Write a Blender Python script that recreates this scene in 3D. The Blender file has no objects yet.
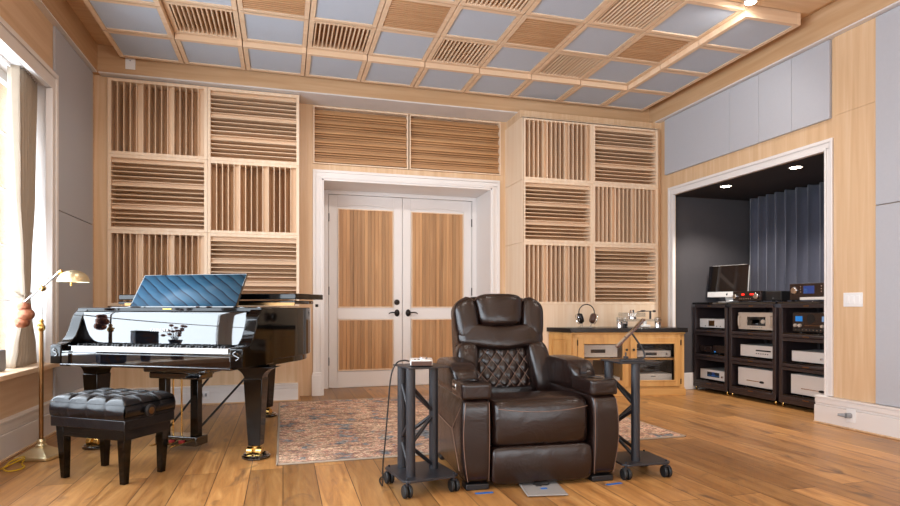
import bpy, bmesh, math, random
from mathutils import Matrix, Vector
random.seed(7)
PI = math.pi
R = math.radians
C = bpy.context.scene.collection
SC = bpy.context.scene

# ------------------------------------------------------------------ materials
def srgb(h):
    h = h.lstrip('#')
    out = []
    for i in (0, 2, 4):
        v = int(h[i:i+2], 16) / 255
        out.append(v / 12.92 if v <= .04045 else ((v + .055) / 1.055) ** 2.4)
    return (*out, 1)

def new_mat(name):
    m = bpy.data.materials.new(name); m.use_nodes = True
    return m, m.node_tree.nodes, m.node_tree.links, m.node_tree.nodes['Principled BSDF']

def setp(p, **k):
    names = dict(rough='Roughness', metal='Metallic', coat='Coat Weight', spec='Specular IOR Level', trans='Transmission Weight',
                 ior='IOR', sheen='Sheen Weight', coatr='Coat Roughness')
    for a, v in k.items():
        p.inputs[names[a]].default_value = v

def plain(name, col, rough=.5, metal=0, noise=.04, nscale=20, bump=0, bscale=200, stretch=(1, 1, 1), emit=None, es=1, **k):
    """one colour with slight procedural variation and optional bump"""
    m, n, l, p = new_mat(name)
    c = srgb(col)
    setp(p, rough=rough, metal=metal, **k)
    tc = n.new('ShaderNodeTexCoord'); mp = n.new('ShaderNodeMapping'); mp.inputs['Scale'].default_value = stretch
    l.new(tc.outputs['Object'], mp.inputs['Vector'])
    nz = n.new('ShaderNodeTexNoise'); nz.inputs['Scale'].default_value = nscale; nz.inputs['Detail'].default_value = 3
    l.new(mp.outputs['Vector'], nz.inputs['Vector'])
    mx = n.new('ShaderNodeMix'); mx.data_type = 'RGBA'
    mx.inputs['A'].default_value = tuple(min(1, x * (1 - noise)) for x in c[:3]) + (1,)
    mx.inputs['B'].default_value = tuple(min(1, x * (1 + noise)) for x in c[:3]) + (1,)
    l.new(nz.outputs['Fac'], mx.inputs['Factor']); l.new(mx.outputs['Result'], p.inputs['Base Color'])
    if bump:
        b2 = n.new('ShaderNodeTexNoise'); b2.inputs['Scale'].default_value = bscale; b2.inputs['Detail'].default_value = 2
        l.new(mp.outputs['Vector'], b2.inputs['Vector'])
        bp = n.new('ShaderNodeBump'); bp.inputs['Strength'].default_value = bump; bp.inputs['Distance'].default_value = .002
        l.new(b2.outputs['Fac'], bp.inputs['Height']); l.new(bp.outputs['Normal'], p.inputs['Normal'])
    if emit:
        p.inputs['Emission Color'].default_value = srgb(emit); p.inputs['Emission Strength'].default_value = es
    return m

def ramp(n, stops):
    r = n.new('ShaderNodeValToRGB'); e = r.color_ramp.elements
    e[0].position, e[0].color = stops[0][0], srgb(stops[0][1])
    e[1].position, e[1].color = stops[-1][0], srgb(stops[-1][1])
    for pos, c in stops[1:-1]:
        x = e.new(pos); x.color = srgb(c)
    return r

def wood(name, stops, axis='Z', rough=.45, scale=1.0, island=0.0, streak=14, coat=0.0):
    """grain runs along axis; island > 0 gives each loose piece its own tone"""
    m, n, l, p = new_mat(name); setp(p, rough=rough, coat=coat)
    tc = n.new('ShaderNodeTexCoord'); mp = n.new('ShaderNodeMapping')
    s = {'X': (.7, streak, streak), 'Y': (streak, .7, streak), 'Z': (streak, streak, .7)}[axis]
    mp.inputs['Scale'].default_value = tuple(v * scale for v in s)
    l.new(tc.outputs['Object'], mp.inputs['Vector'])
    nz = n.new('ShaderNodeTexNoise'); nz.inputs['Scale'].default_value = 1.3; nz.inputs['Detail'].default_value = 6; nz.inputs['Distortion'].default_value = .6
    l.new(mp.outputs['Vector'], nz.inputs['Vector'])
    r = ramp(n, stops); l.new(nz.outputs['Fac'], r.inputs['Fac'])
    out = r.outputs['Color']
    if island:
        g = n.new('ShaderNodeNewGeometry'); mr = n.new('ShaderNodeMapRange')
        mr.inputs['To Min'].default_value = 1 - island; mr.inputs['To Max'].default_value = 1 + island
        l.new(g.outputs['Random Per Island'], mr.inputs['Value'])
        hs = n.new('ShaderNodeHueSaturation'); l.new(out, hs.inputs['Color']); l.new(mr.outputs['Result'], hs.inputs['Value'])
        out = hs.outputs['Color']
    l.new(out, p.inputs['Base Color'])
    return m

MAPLE = [(.25, '#cda880'), (.5, '#d8b690'), (.75, '#e1c4a3')]
M = {}
M['maple'] = wood('maple_panel', MAPLE, 'Z', .42)
M['maple_x'] = wood('maple_panel_across', MAPLE, 'X', .42)
M['maple_y'] = wood('maple_panel_along', MAPLE, 'Y', .42)
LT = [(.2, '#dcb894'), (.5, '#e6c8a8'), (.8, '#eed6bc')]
M['band'] = wood('shaded_band_maple', [(.25, '#b9936a'), (.5, '#c4a079'), (.75, '#cfae89')], 'X', .5)  # darker than the wall maple: shade under the ceiling put into the colour
M['bandy'] = wood('shaded_band_maple_along', [(.25, '#b9936a'), (.5, '#c4a079'), (.75, '#cfae89')], 'Y', .5)
M['frame'] = wood('pale_batten', [(.2, '#e2c2a0'), (.5, '#ebd1b4'), (.8, '#f1dcc5')], 'Z', .45)
M['finz'] = wood('pale_fin_upright', LT, 'Z', .5, island=.1)
M['finx'] = wood('pale_fin_level', LT, 'X', .5, island=.1)
M['finy'] = wood('pale_fin_along', LT, 'Y', .5, island=.1)
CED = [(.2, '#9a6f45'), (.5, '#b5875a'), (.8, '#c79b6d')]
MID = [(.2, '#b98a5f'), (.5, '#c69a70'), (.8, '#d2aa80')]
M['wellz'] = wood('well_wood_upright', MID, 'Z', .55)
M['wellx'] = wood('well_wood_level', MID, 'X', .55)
M['cedar'] = wood('cedar_strips', CED, 'Z', .5, island=.22)
M['cedarx'] = wood('cedar_strips_level', CED, 'X', .5, island=.12)
M['pine'] = wood('honey_pine', [(.2, '#b07c42'), (.5, '#c9985a'), (.8, '#d6a96c')], 'Z', .38, streak=10)
M['pinex'] = wood('honey_pine_level', [(.2, '#b07c42'), (.5, '#c9985a'), (.8, '#d6a96c')], 'X', .38, streak=10)
M['fabric'] = plain('grey_acoustic_fabric', '#b4b5bb', .95, noise=.03, nscale=60, bump=.25, bscale=900)
M['fabric_ceiling'] = plain('sky_tinted_ceiling_fabric', '#bac4d2', .95, noise=.03, nscale=60, bump=.25, bscale=900)  # extra blue stands for window light bounced onto the grey fabric
M['white'] = plain('white_satin_paint', '#e6e1de', .35, noise=.01)
M['strip'] = plain('pale_grey_cove', '#dcd8d6', .6, noise=.02)
M['plastic'] = plain('white_plastic', '#ececec', .35, noise=.01)
M['bronze'] = plain('dark_bronze', '#2a2422', .35, metal=.8)
M['brass'] = plain('polished_brass', '#d9b46a', .2, metal=1)
M['palebrass'] = plain('pale_brushed_brass', '#d8cba6', .3, metal=.9, noise=.1, nscale=30)
M['oldbrass'] = plain('aged_brass', '#8c6a45', .3, metal=1)
M['chrome'] = plain('bright_silver', '#d8d8da', .15, metal=1)
M['silver'] = plain('silver_brushed_metal', '#dedad6', .42, metal=.12, stretch=(1, 1, 30))
M['champagne'] = plain('champagne_metal', '#cdbfb0', .42, metal=.25)
M['piano'] = plain('black_polyester_gloss', '#050507', .035, noise=.0, coat=1.0, coatr=.02)
M['mahogany'] = plain('dark_polished_leg', '#0a0604', .08, spec=.35)
M['case'] = plain('black_lacquer_case', '#040405', .05, spec=.35)
for k in ('piano',): M[k].node_tree.nodes['Principled BSDF'].inputs['IOR'].default_value = 1.6; M[k].node_tree.nodes['Principled BSDF'].inputs['Coat IOR'].default_value = 1.6
M['ivory'] = plain('white_key', '#f2f0ec', .2)
M['ebony'] = plain('black_key', '#08080a', .3)
M['red'] = plain('red_felt', '#8d1f1c', .9)
def leather_mat(name, col, rough, coat):
    m, n, l, p = new_mat(name); setp(p, rough=rough, coat=coat, coatr=.28, spec=.42)
    tc = n.new('ShaderNodeTexCoord')
    a = n.new('ShaderNodeTexNoise'); a.inputs['Scale'].default_value = 6; a.inputs['Detail'].default_value = 4; a.inputs['Distortion'].default_value = 1.2; l.new(tc.outputs['Object'], a.inputs['Vector'])
    c = srgb(col); mx = n.new('ShaderNodeMix'); mx.data_type = 'RGBA'
    mx.inputs['A'].default_value = tuple(x*.8 for x in c[:3])+(1,); mx.inputs['B'].default_value = tuple(x*1.25 for x in c[:3])+(1,)
    l.new(a.outputs['Fac'], mx.inputs['Factor']); l.new(mx.outputs['Result'], p.inputs['Base Color'])
    b1 = n.new('ShaderNodeBump'); b1.inputs['Strength'].default_value = .55; b1.inputs['Distance'].default_value = .011; l.new(a.outputs['Fac'], b1.inputs['Height'])
    v = n.new('ShaderNodeTexVoronoi'); v.inputs['Scale'].default_value = 260; l.new(tc.outputs['Object'], v.inputs['Vector'])
    b2 = n.new('ShaderNodeBump'); b2.inputs['Strength'].default_value = .18; b2.inputs['Distance'].default_value = .001; l.new(v.outputs['Distance'], b2.inputs['Height']); l.new(b1.outputs['Normal'], b2.inputs['Normal'])
    l.new(b2.outputs['Normal'], p.inputs['Normal'])
    return m
M['leather'] = leather_mat('dark_brown_leather', '#1d110e', .25, .16)
M['thread'] = plain('tan_thread', '#86695a', .8)
M['blackleather'] = leather_mat('black_leather', '#0c0c10', .27, .1)
M['iron'] = plain('black_powdercoat', '#232328', .42, noise=.06, bump=.1, bscale=600)
M['rubber'] = plain('black_rubber', '#141415', .6)
M['rackwood'] = plain('espresso_rack', '#33292a', .4, noise=.1)
M['dark'] = plain('charcoal_wall', '#4a474a', .75, noise=.06)
M['darkceil'] = plain('dark_brown_ceiling', '#2c2422', .7)
M['curtain_dark'] = plain('slate_curtain', '#4c4d5b', .9, noise=.08, sheen=.3)
M['granite'] = plain('black_stone_top', '#1d1918', .25, noise=.06, nscale=80)
M['black'] = plain('matt_black', '#0e0d0f', .5)
M['blackgloss'] = plain('black_glass', '#0a080b', .08, coat=.5)
M['sillwood'] = wood('sill_maple', LT, 'Y', .4)
M['curtain'] = plain('cream_linen', '#a89a89', .95, noise=.06, bump=.2, bscale=500)
M['plategrey'] = plain('grey_metal_plate', '#a9a5a2', .45, metal=.3)
M['tape'] = plain('blue_tape', '#1f63b5', .6)
M['yellow'] = plain('yellow_cord', '#c9a51c', .5)
M['cable'] = plain('black_cable', '#17130f', .5)
M['tabletbrown'] = plain('brown_tablet_back', '#4a2c20', .35)
M['dial'] = plain('dark_brown_fascia', '#2a1c18', .25)
M['shell'] = plain('rosy_copper', '#a2674c', .3, metal=.5, noise=.35, nscale=25)
M['greyplastic'] = plain('grey_plastic', '#8d8f93', .5)
M['led_red'] = plain('red_display', '#300', .3, emit='#ff2418', es=4) if False else plain('red_display', '#330000', .3, emit='#ff2418', es=3)
M['led_blue'] = plain('blue_display', '#10204a', .3, emit='#35509a', es=.5)
M['led_cyan'] = plain('cyan_meter', '#0c2c50', .3, emit='#1d86d8', es=.8)
M['led_pale'] = plain('pale_blue_meter', '#30405a', .3, emit='#7fa4d0', es=.6)
M['lampglow'] = plain('lit_lamp', '#ffffff', .3, emit='#fff0d8', es=30)

def glass(name, col='#ffffff', rough=0.0, ior=1.45, thin=True):
    m, n, l, p = new_mat(name)
    if thin:
        out = n['Material Output']; n.remove(p)
        t = n.new('ShaderNodeBsdfTransparent'); t.inputs['Color'].default_value = srgb(col)
        g = n.new('ShaderNodeBsdfGlossy'); g.inputs['Roughness'].default_value = .02
        lw = n.new('ShaderNodeLayerWeight'); pw = n.new('ShaderNodeMath'); pw.operation = 'POWER'; pw.inputs[1].default_value = 5
        f = n.new('ShaderNodeMapRange'); f.inputs['To Min'].default_value = (ior-1)**2/(ior+1)**2; f.inputs['To Max'].default_value = .85
        l.new(lw.outputs['Facing'], pw.inputs[0]); l.new(pw.outputs[0], f.inputs['Value'])
        mx = n.new('ShaderNodeMixShader')
        l.new(f.outputs[0], mx.inputs[0]); l.new(t.outputs[0], mx.inputs[1]); l.new(g.outputs[0], mx.inputs[2])
        l.new(mx.outputs[0], out.inputs['Surface'])
    else:
        p.inputs['Base Color'].default_value = srgb(col); setp(p, rough=rough, trans=1.0, ior=ior)
    return m
M['glass'] = glass('window_glass')
M['smoked'] = glass('cabinet_glass', '#f6f5f3')
M['acrylic'] = glass('clear_acrylic', '#eef0f2', ior=1.6)

def floor_mat():
    m, n, l, p = new_mat('oak_plank_floor')
    tc = n.new('ShaderNodeTexCoord'); mp = n.new('ShaderNodeMapping'); mp.inputs['Rotation'].default_value = (0, 0, PI/2)
    l.new(tc.outputs['Object'], mp.inputs['Vector'])
    br = n.new('ShaderNodeTexBrick'); br.offset = .37; br.offset_frequency = 2; br.squash = 1
    br.inputs['Scale'].default_value = 1; br.inputs['Mortar Size'].default_value = .0026; br.inputs['Mortar Smooth'].default_value = .3
    br.inputs['Brick Width'].default_value = 1.9; br.inputs['Row Height'].default_value = .19; br.inputs['Bias'].default_value = 0
    br.inputs['Color1'].default_value = (0, 0, 0, 1); br.inputs['Color2'].default_value = (1, 1, 1, 1); br.inputs['Mortar'].default_value = (.5, .5, .5, 1)
    l.new(mp.outputs['Vector'], br.inputs['Vector'])
    # grain, shifted per plank
    gm = n.new('ShaderNodeMapping'); gm.inputs['Scale'].default_value = (9, .8, 1)
    l.new(tc.outputs['Object'], gm.inputs['Vector'])
    ad = n.new('ShaderNodeVectorMath'); ad.operation = 'MULTIPLY_ADD'
    ad.inputs[1].default_value = (7, 13, 5); l.new(br.outputs['Color'], ad.inputs[0]); l.new(gm.outputs['Vector'], ad.inputs[2])
    g = n.new('ShaderNodeTexNoise'); g.inputs['Scale'].default_value = 1.6; g.inputs['Detail'].default_value = 8; g.inputs['Distortion'].default_value = 1.4
    g.inputs['Roughness'].default_value = .62
    l.new(ad.outputs[0], g.inputs['Vector'])
    r = ramp(n, [(.25, '#7a4f2a'), (.42, '#a0703f'), (.56, '#b3824c'), (.75, '#c89b63')])
    l.new(g.outputs['Fac'], r.inputs['Fac'])
    # tone of each plank
    hs = n.new('ShaderNodeHueSaturation'); mr = n.new('ShaderNodeMapRange')
    mr.inputs['To Min'].default_value = .68; mr.inputs['To Max'].default_value = 1.22
    l.new(br.outputs['Color'], mr.inputs['Value']); l.new(mr.outputs['Result'], hs.inputs['Value']); l.new(r.outputs['Color'], hs.inputs['Color'])
    # knots and dark mineral streaks
    km = n.new('ShaderNodeMapping'); km.inputs['Scale'].default_value = (5.5, 2.6, 1); l.new(tc.outputs['Object'], km.inputs['Vector'])
    k = n.new('ShaderNodeTexNoise'); k.inputs['Scale'].default_value = 1; k.inputs['Detail'].default_value = 5; k.inputs['Distortion'].default_value = 1
    l.new(km.outputs['Vector'], k.inputs['Vector'])
    kr = n.new('ShaderNodeValToRGB'); kr.color_ramp.elements[0].position = .61; kr.color_ramp.elements[1].position = .72
    kr.color_ramp.elements[1].color = (.75, .75, .75, 1)
    l.new(k.outputs['Fac'], kr.inputs['Fac'])
    m1 = n.new('ShaderNodeMix'); m1.data_type = 'RGBA'; m1.inputs['B'].default_value = srgb('#5a4334')
    l.new(kr.outputs['Color'], m1.inputs['Factor']); l.new(hs.outputs['Color'], m1.inputs['A'])
    m2 = n.new('ShaderNodeMix'); m2.data_type = 'RGBA'; m2.inputs['B'].default_value = srgb('#4a2f1c')
    l.new(br.outputs['Fac'], m2.inputs['Factor']); l.new(m1.outputs['Result'], m2.inputs['A'])
    l.new(m2.outputs['Result'], p.inputs['Base Color'])
    rr = n.new('ShaderNodeMapRange'); rr.inputs['To Min'].default_value = .26; rr.inputs['To Max'].default_value = .48
    l.new(g.outputs['Fac'], rr.inputs['Value']); l.new(rr.outputs['Result'], p.inputs['Roughness'])
    return m
M['floor'] = floor_mat()

def rug_mat():
    m, n, l, p = new_mat('faded_multicolour_rug'); setp(p, rough=1.0, spec=.1)
    tc = n.new('ShaderNodeTexCoord'); mp = n.new('ShaderNodeMapping'); mp.inputs['Scale'].default_value = (2, 9, 1)
    l.new(tc.outputs['Object'], mp.inputs['Vector'])
    a = n.new('ShaderNodeTexNoise'); a.inputs['Scale'].default_value = 2.2; a.inputs['Detail'].default_value = 9; a.inputs['Roughness'].default_value = .78
    l.new(mp.outputs['Vector'], a.inputs['Vector'])
    r = ramp(n, [(.34, '#5a7391'), (.41, '#9aa3a8'), (.45, '#b8765c'), (.48, '#d1bb96'), (.50, '#a07a66'), (.53, '#dccdb0'), (.56, '#bb7a62'), (.60, '#cbb99c'), (.64, '#6b83a0'), (.70, '#d2c6aa')])
    a2 = n.new('ShaderNodeTexNoise'); a2.inputs['Scale'].default_value = 3.2; a2.inputs['Detail'].default_value = 6; a2.inputs['Roughness'].default_value = .7
    l.new(tc.outputs['Object'], a2.inputs['Vector'])
    l.new(a2.outputs['Fac'], r.inputs['Fac'])
    rs = ramp(n, [(.40, '#4c4a4c'), (.47, '#8d8580'), (.53, '#d0c8bc'), (.60, '#776a62')]); l.new(a.outputs['Fac'], rs.inputs['Fac'])
    ms = n.new('ShaderNodeMix'); ms.data_type = 'RGBA'; ms.blend_type = 'OVERLAY'; ms.inputs['Factor'].default_value = .7
    l.new(r.outputs['Color'], ms.inputs['A']); l.new(rs.outputs['Color'], ms.inputs['B'])
    b = n.new('ShaderNodeTexNoise'); b.inputs['Scale'].default_value = 46; b.inputs['Detail'].default_value = 3
    l.new(tc.outputs['Object'], b.inputs['Vector'])
    r2 = ramp(n, [(.35, '#4a4644'), (.5, '#98928c'), (.65, '#dcd6cc')])
    l.new(b.outputs['Fac'], r2.inputs['Fac'])
    mx = n.new('ShaderNodeMix'); mx.data_type = 'RGBA'; mx.blend_type = 'OVERLAY'; mx.inputs['Factor'].default_value = .5
    l.new(ms.outputs['Result'], mx.inputs['A']); l.new(r2.outputs['Color'], mx.inputs['B'])
    hs = n.new('ShaderNodeHueSaturation'); hs.inputs['Saturation'].default_value = .78; hs.inputs['Value'].default_value = 1.35
    l.new(mx.outputs['Result'], hs.inputs['Color']); l.new(hs.outputs['Color'], p.inputs['Base Color'])
    bp = n.new('ShaderNodeBump'); bp.inputs['Strength'].default_value = .5; bp.inputs['Distance'].default_value = .004
    l.new(b.outputs['Fac'], bp.inputs['Height']); l.new(bp.outputs['Normal'], p.inputs['Normal'])
    return m
M['rug'] = rug_mat()

def wave_mat():
    """blue veneer with dark wavy lines for the music desk"""
    m, n, l, p = new_mat('wavy_blue_veneer'); setp(p, rough=.4, coat=0, spec=.25)
    tc = n.new('ShaderNodeTexCoord'); mp = n.new('ShaderNodeMapping'); mp.inputs['Rotation'].default_value = (0, R(-30), 0)
    l.new(tc.outputs['Object'], mp.inputs['Vector'])
    w = n.new('ShaderNodeTexWave'); w.bands_direction = 'Z'; w.wave_profile = 'SAW'; w.inputs['Scale'].default_value = 6.0
    w.inputs['Distortion'].default_value = 1.5; w.inputs['Detail'].default_value = 1.5; w.inputs['Detail Scale'].default_value = .9
    l.new(mp.outputs['Vector'], w.inputs['Vector'])
    r = ramp(n, [(0, '#0a1422'), (.10, '#10243c'), (.17, '#31566e'), (.6, '#264a62'), (1, '#1d3c52')])
    l.new(w.outputs['Fac'], r.inputs['Fac']); l.new(r.outputs['Color'], p.inputs['Base Color'])
    return m
M['wave'] = wave_mat()

def pattern_mat():
    m, n, l, p = new_mat('speckled_blue_box'); setp(p, rough=.6)
    tc = n.new('ShaderNodeTexCoord'); v = n.new('ShaderNodeTexVoronoi'); v.inputs['Scale'].default_value = 45
    l.new(tc.outputs['Object'], v.inputs['Vector'])
    r = ramp(n, [(0, '#2b3c58'), (.5, '#3d5273'), (.8, '#6d4a3c')]); l.new(v.outputs['Color'], r.inputs['Fac']); l.new(r.outputs['Color'], p.inputs['Base Color'])
    return m
M['pattern'] = pattern_mat()

# ------------------------------------------------------------------ mesh builder
class MB:
    def __init__(s):
        s.v = []; s.f = []; s.mi = []; s.sm = []; s.T = Matrix.Identity(4); s.m = 0
    def add(s, vs, fs, smooth=False):
        o = len(s.v)
        s.v += [tuple(s.T @ Vector(p)) for p in vs]
        for f in fs:
            s.f.append(tuple(i + o for i in f)); s.mi.append(s.m); s.sm.append(smooth)
        return s
    def box(s, x0, x1, y0, y1, z0, z1):
        vs = [(x, y, z) for z in (z0, z1) for y in (y0, y1) for x in (x0, x1)]
        return s.add(vs, [(0, 2, 3, 1), (4, 5, 7, 6), (0, 1, 5, 4), (2, 6, 7, 3), (0, 4, 6, 2), (1, 3, 7, 5)])
    def frustum(s, c0, w0, d0, c1, w1, d1):
        vs = []
        for (cx, cy, cz), w, d in ((c0, w0, d0), (c1, w1, d1)):
            vs += [(cx-w/2, cy-d/2, cz), (cx+w/2, cy-d/2, cz), (cx-w/2, cy+d/2, cz), (cx+w/2, cy+d/2, cz)]
        return s.add(vs, [(0, 2, 3, 1), (4, 5, 7, 6), (0, 1, 5, 4), (2, 6, 7, 3), (0, 4, 6, 2), (1, 3, 7, 5)])
    def cyl(s, p0, p1, r0, r1=None, n=20, cap=True):
        r1 = r0 if r1 is None else r1
        p0, p1 = Vector(p0), Vector(p1); d = (p1 - p0).normalized()
        a = d.orthogonal().normalized(); b = d.cross(a)
        vs = []
        for p, r in ((p0, r0), (p1, r1)):
            for i in range(n):
                t = 2*PI*i/n; vs.append(p + a*math.cos(t)*r + b*math.sin(t)*r)
        s.add(vs, [(i, (i+1) % n, n+(i+1) % n, n+i) for i in range(n)], True)
        if cap:
            s.add(vs[:n], [tuple(range(n))[::-1]]); s.add(vs[n:], [tuple(range(n))])
        return s
    def lathe(s, prof, c=(0, 0, 0), n=28, axis='Z'):
        vs = []
        for r, z in prof:
            for i in range(n):
                t = 2*PI*i/n
                q = (r*math.cos(t), r*math.sin(t), z)
                if axis == 'Y': q = (q[0], q[2], -q[1])
                if axis == 'X': q = (q[2], q[0], q[1])
                vs.append((q[0]+c[0], q[1]+c[1], q[2]+c[2]))
        fs = [(j*n+i, j*n+(i+1) % n, (j+1)*n+(i+1) % n, (j+1)*n+i) for j in range(len(prof)-1) for i in range(n)]
        return s.add(vs, fs, True)
    def tube(s, pts, r, n=10, closed=False):
        P = [Vector(p) for p in pts]; vs = []; L = len(P)
        up = None
        for i, p in enumerate(P):
            a = P[(i-1) % L] if (closed or i > 0) else p
            b = P[(i+1) % L] if (closed or i < L-1) else p
            d = (b-a).normalized()
            if up is None: up = d.orthogonal().normalized()
            up = (up - d*up.dot(d)).normalized(); w = d.cross(up)
            rr = r[i] if isinstance(r, (list, tuple)) else r
            for k in range(n):
                t = 2*PI*k/n; vs.append(p + up*math.cos(t)*rr + w*math.sin(t)*rr)
        m = L if closed else L-1
        s.add(vs, [(i*n+k, i*n+(k+1) % n, ((i+1) % L)*n+(k+1) % n, ((i+1) % L)*n+k) for i in range(m) for k in range(n)], True)
        if not closed:
            s.add(vs[:n], [tuple(range(n))[::-1]]); s.add(vs[-n:], [tuple(range(n))])
        return s
    def prism(s, poly, a0, a1, axis='Z', smooth=False):
        """poly in the plane across axis: Z -> (x,y); X -> (y,z); Y -> (x,z)"""
        def q(u, v, w):
            return {'Z': (u, v, w), 'X': (w, u, v), 'Y': (u, w, v)}[axis]
        n = len(poly)
        vs = [q(u, v, a0) for u, v in poly] + [q(u, v, a1) for u, v in poly]
        s.add(vs, [tuple(range(n))[::-1]]); s.add(vs, [tuple(range(n, 2*n))])
        return s.add(vs, [(i, (i+1) % n, n+(i+1) % n, n+i) for i in range(n)], smooth)
    def puff(s, c, half, p=5, n=12, fn=None):
        """rounded cushion: a cube grid drawn onto a p-norm surface"""
        vs = []; idx = {}; fs = []
        def vid(q):
            k = tuple(round(t, 5) for t in q)
            if k not in idx:
                nrm = sum(abs(t)**p for t in q) ** (1/p)
                w = [t/nrm for t in q]
                w = [w[i]*half[i] for i in range(3)]
                w = (w[0]+c[0], w[1]+c[1], w[2]+c[2])
                if fn: w = fn(*w)
                idx[k] = len(vs); vs.append(w)
            return idx[k]
        g = [math.sin((-1 + 2*i/n) * PI/2 * .82) / math.sin(PI/2*.82) for i in range(n+1)]
        for ax in range(3):
            for sg in (-1, 1):
                for i in range(n):
                    for j in range(n):
                        quad = []
                        for (a, b) in ((i, j), (i+1, j), (i+1, j+1), (i, j+1)):
                            q = [0, 0, 0]; q[ax] = sg; q[(ax+1) % 3] = g[a]; q[(ax+2) % 3] = g[b]
                            quad.append(vid(q))
                        if sg < 0: quad.reverse()
                        fs.append(tuple(quad))
        return s.add(vs, fs, True)
    def grid(s, fn, nu, nv, thick=0.0, smooth=True):
        """surface fn(u,v) for u,v in 0..1; thick closes it with a back offset along fn's third return"""
        vs = [fn(i/nu, j/nv) for j in range(nv+1) for i in range(nu+1)]
        fs = [(j*(nu+1)+i, j*(nu+1)+i+1, (j+1)*(nu+1)+i+1, (j+1)*(nu+1)+i) for j in range(nv) for i in range(nu)]
        return s.add(vs, fs, smooth)
    def build(s, name, mats, parent=None, bevel=0, seg=2, solid=0, angle=38, sub=0):
        me = bpy.data.meshes.new(name); me.from_pydata(s.v, [], s.f)
        if not isinstance(mats, (list, tuple)): mats = [mats]
        for m in mats: me.materials.append(M[m] if isinstance(m, str) else m)
        me.polygons.foreach_set('material_index', s.mi)
        bm = bmesh.new(); bm.from_mesh(me)
        bmesh.ops.remove_doubles(bm, verts=bm.verts, dist=1e-6)
        bmesh.ops.recalc_face_normals(bm, faces=bm.faces)
        bm.to_mesh(me); bm.free()
        me.polygons.foreach_set('use_smooth', [True]*len(me.polygons))
        me.set_sharp_from_angle(angle=R(angle))
        o = bpy.data.objects.new(name, me); C.objects.link(o)
        if parent is not None: o.parent = parent
        if solid:
            md = o.modifiers.new('s', 'SOLIDIFY'); md.thickness = solid; md.offset = 0
        if bevel:
            md = o.modifiers.new('b', 'BEVEL'); md.width = bevel; md.segments = seg; md.limit_method = 'ANGLE'; md.angle_limit = R(40)
            md.harden_normals = False
        if sub:
            md = o.modifiers.new('u', 'SUBSURF'); md.levels = sub; md.render_levels = sub
        return o

def tag(o, label, cat, group=None, kind=None):
    o['label'] = label; o['category'] = cat
    if group: o['group'] = group
    o['kind'] = kind or 'thing'
    return o

def thing(name, label, cat, loc=(0, 0, 0), rot=0, group=None):
    o = bpy.data.objects.new(name, None); C.objects.link(o)
    o.location = loc; o.rotation_euler = (0, 0, rot)
    o.empty_display_size = .1
    return tag(o, label, cat, group)

def struct(o, label=None):
    o['kind'] = 'structure'
    if label: o['label'] = label
    return o

def dup(root, loc, rot, label, group=None):
    r = root.copy(); C.objects.link(r); r.location = loc; r.rotation_euler = (0, 0, rot)
    r['label'] = label
    if group: r['group'] = group
    for ch in list(root.children):
        c = ch.copy(); C.objects.link(c); c.parent = r
        for g in list(ch.children):
            d = g.copy(); C.objects.link(d); d.parent = c
    return r

def text(name, body, size, mat, parent, loc, rot, extrude=.0006, spacing=1.0, align='CENTER'):
    cu = bpy.data.curves.new(name, 'FONT'); cu.body = body; cu.size = size; cu.extrude = extrude
    cu.align_x = align; cu.align_y = 'CENTER'; cu.space_character = spacing
    cu.materials.append(M[mat])
    tmp = bpy.data.objects.new(name, cu)
    me = bpy.data.meshes.new_from_object(tmp); bpy.data.objects.remove(tmp)
    o = bpy.data.objects.new(name, me); C.objects.link(o); o.parent = parent
    o.location = loc; o.rotation_euler = rot
    return o

ORD = ['first', 'second', 'third', 'fourth', 'fifth', 'sixth', 'seventh', 'eighth', 'ninth', 'tenth']

# ------------------------------------------------------------------ room measures (metres; camera at x=y=0, eye height 1)
XL, XR = -1.80, 4.52        # side walls
YB = 6.84                   # wall around the double door
YF = -3.6                   # wall behind the camera
ZS = 3.30                   # underside of the perimeter band
ZC = 3.56                   # wooden ceiling above the tiles

b = MB(); b.box(XL-.4, 6.2, YF-.2, 7.9, -.1, 0); struct(b.build('floor', 'floor'))
b = MB(); b.box(XL-.3, 5.9, YF-.2, 7.9, ZC, ZC+.1); struct(b.build('ceiling', 'maple_x'))

# ---- back wall: pieces around the door recess
DX0, DX1, DZ = .425, 2.465, 2.453
b = MB()
TA, TB = .326, 2.582
b.box(XL-.1, TA, YB, YB+.6, 0, ZC); b.box(TB, 5.8, YB, YB+.6, 0, ZC); b.box(TA, DX0, YB, YB+.6, 0, 2.62); b.box(DX1, TB, YB, YB+.6, 0, 2.62)
b.box(DX0, DX1, YB, YB+.6, DZ, 2.62); b.box(TA, TB, YB+.075, YB+.6, 2.62, ZC); b.box(TA, TB, YB, YB+.075, 3.275, ZC)
b.box(DX0-.3, DX1+.3, YB+.58, YB+.62, 0, ZC)
wb = struct(b.build('wall_back', 'maple'))
# left block that carries the left diffusers
b = MB(); b.box(XL, -1.677, 6.575, YB, 0, ZS); b.box(-1.66, .17, 6.575, YB, 0, 1.008); b.box(-1.66, .17, 6.77, YB, 1.008, 3.29)
struct(b.build('wall_back_left', 'maple'))
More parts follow.
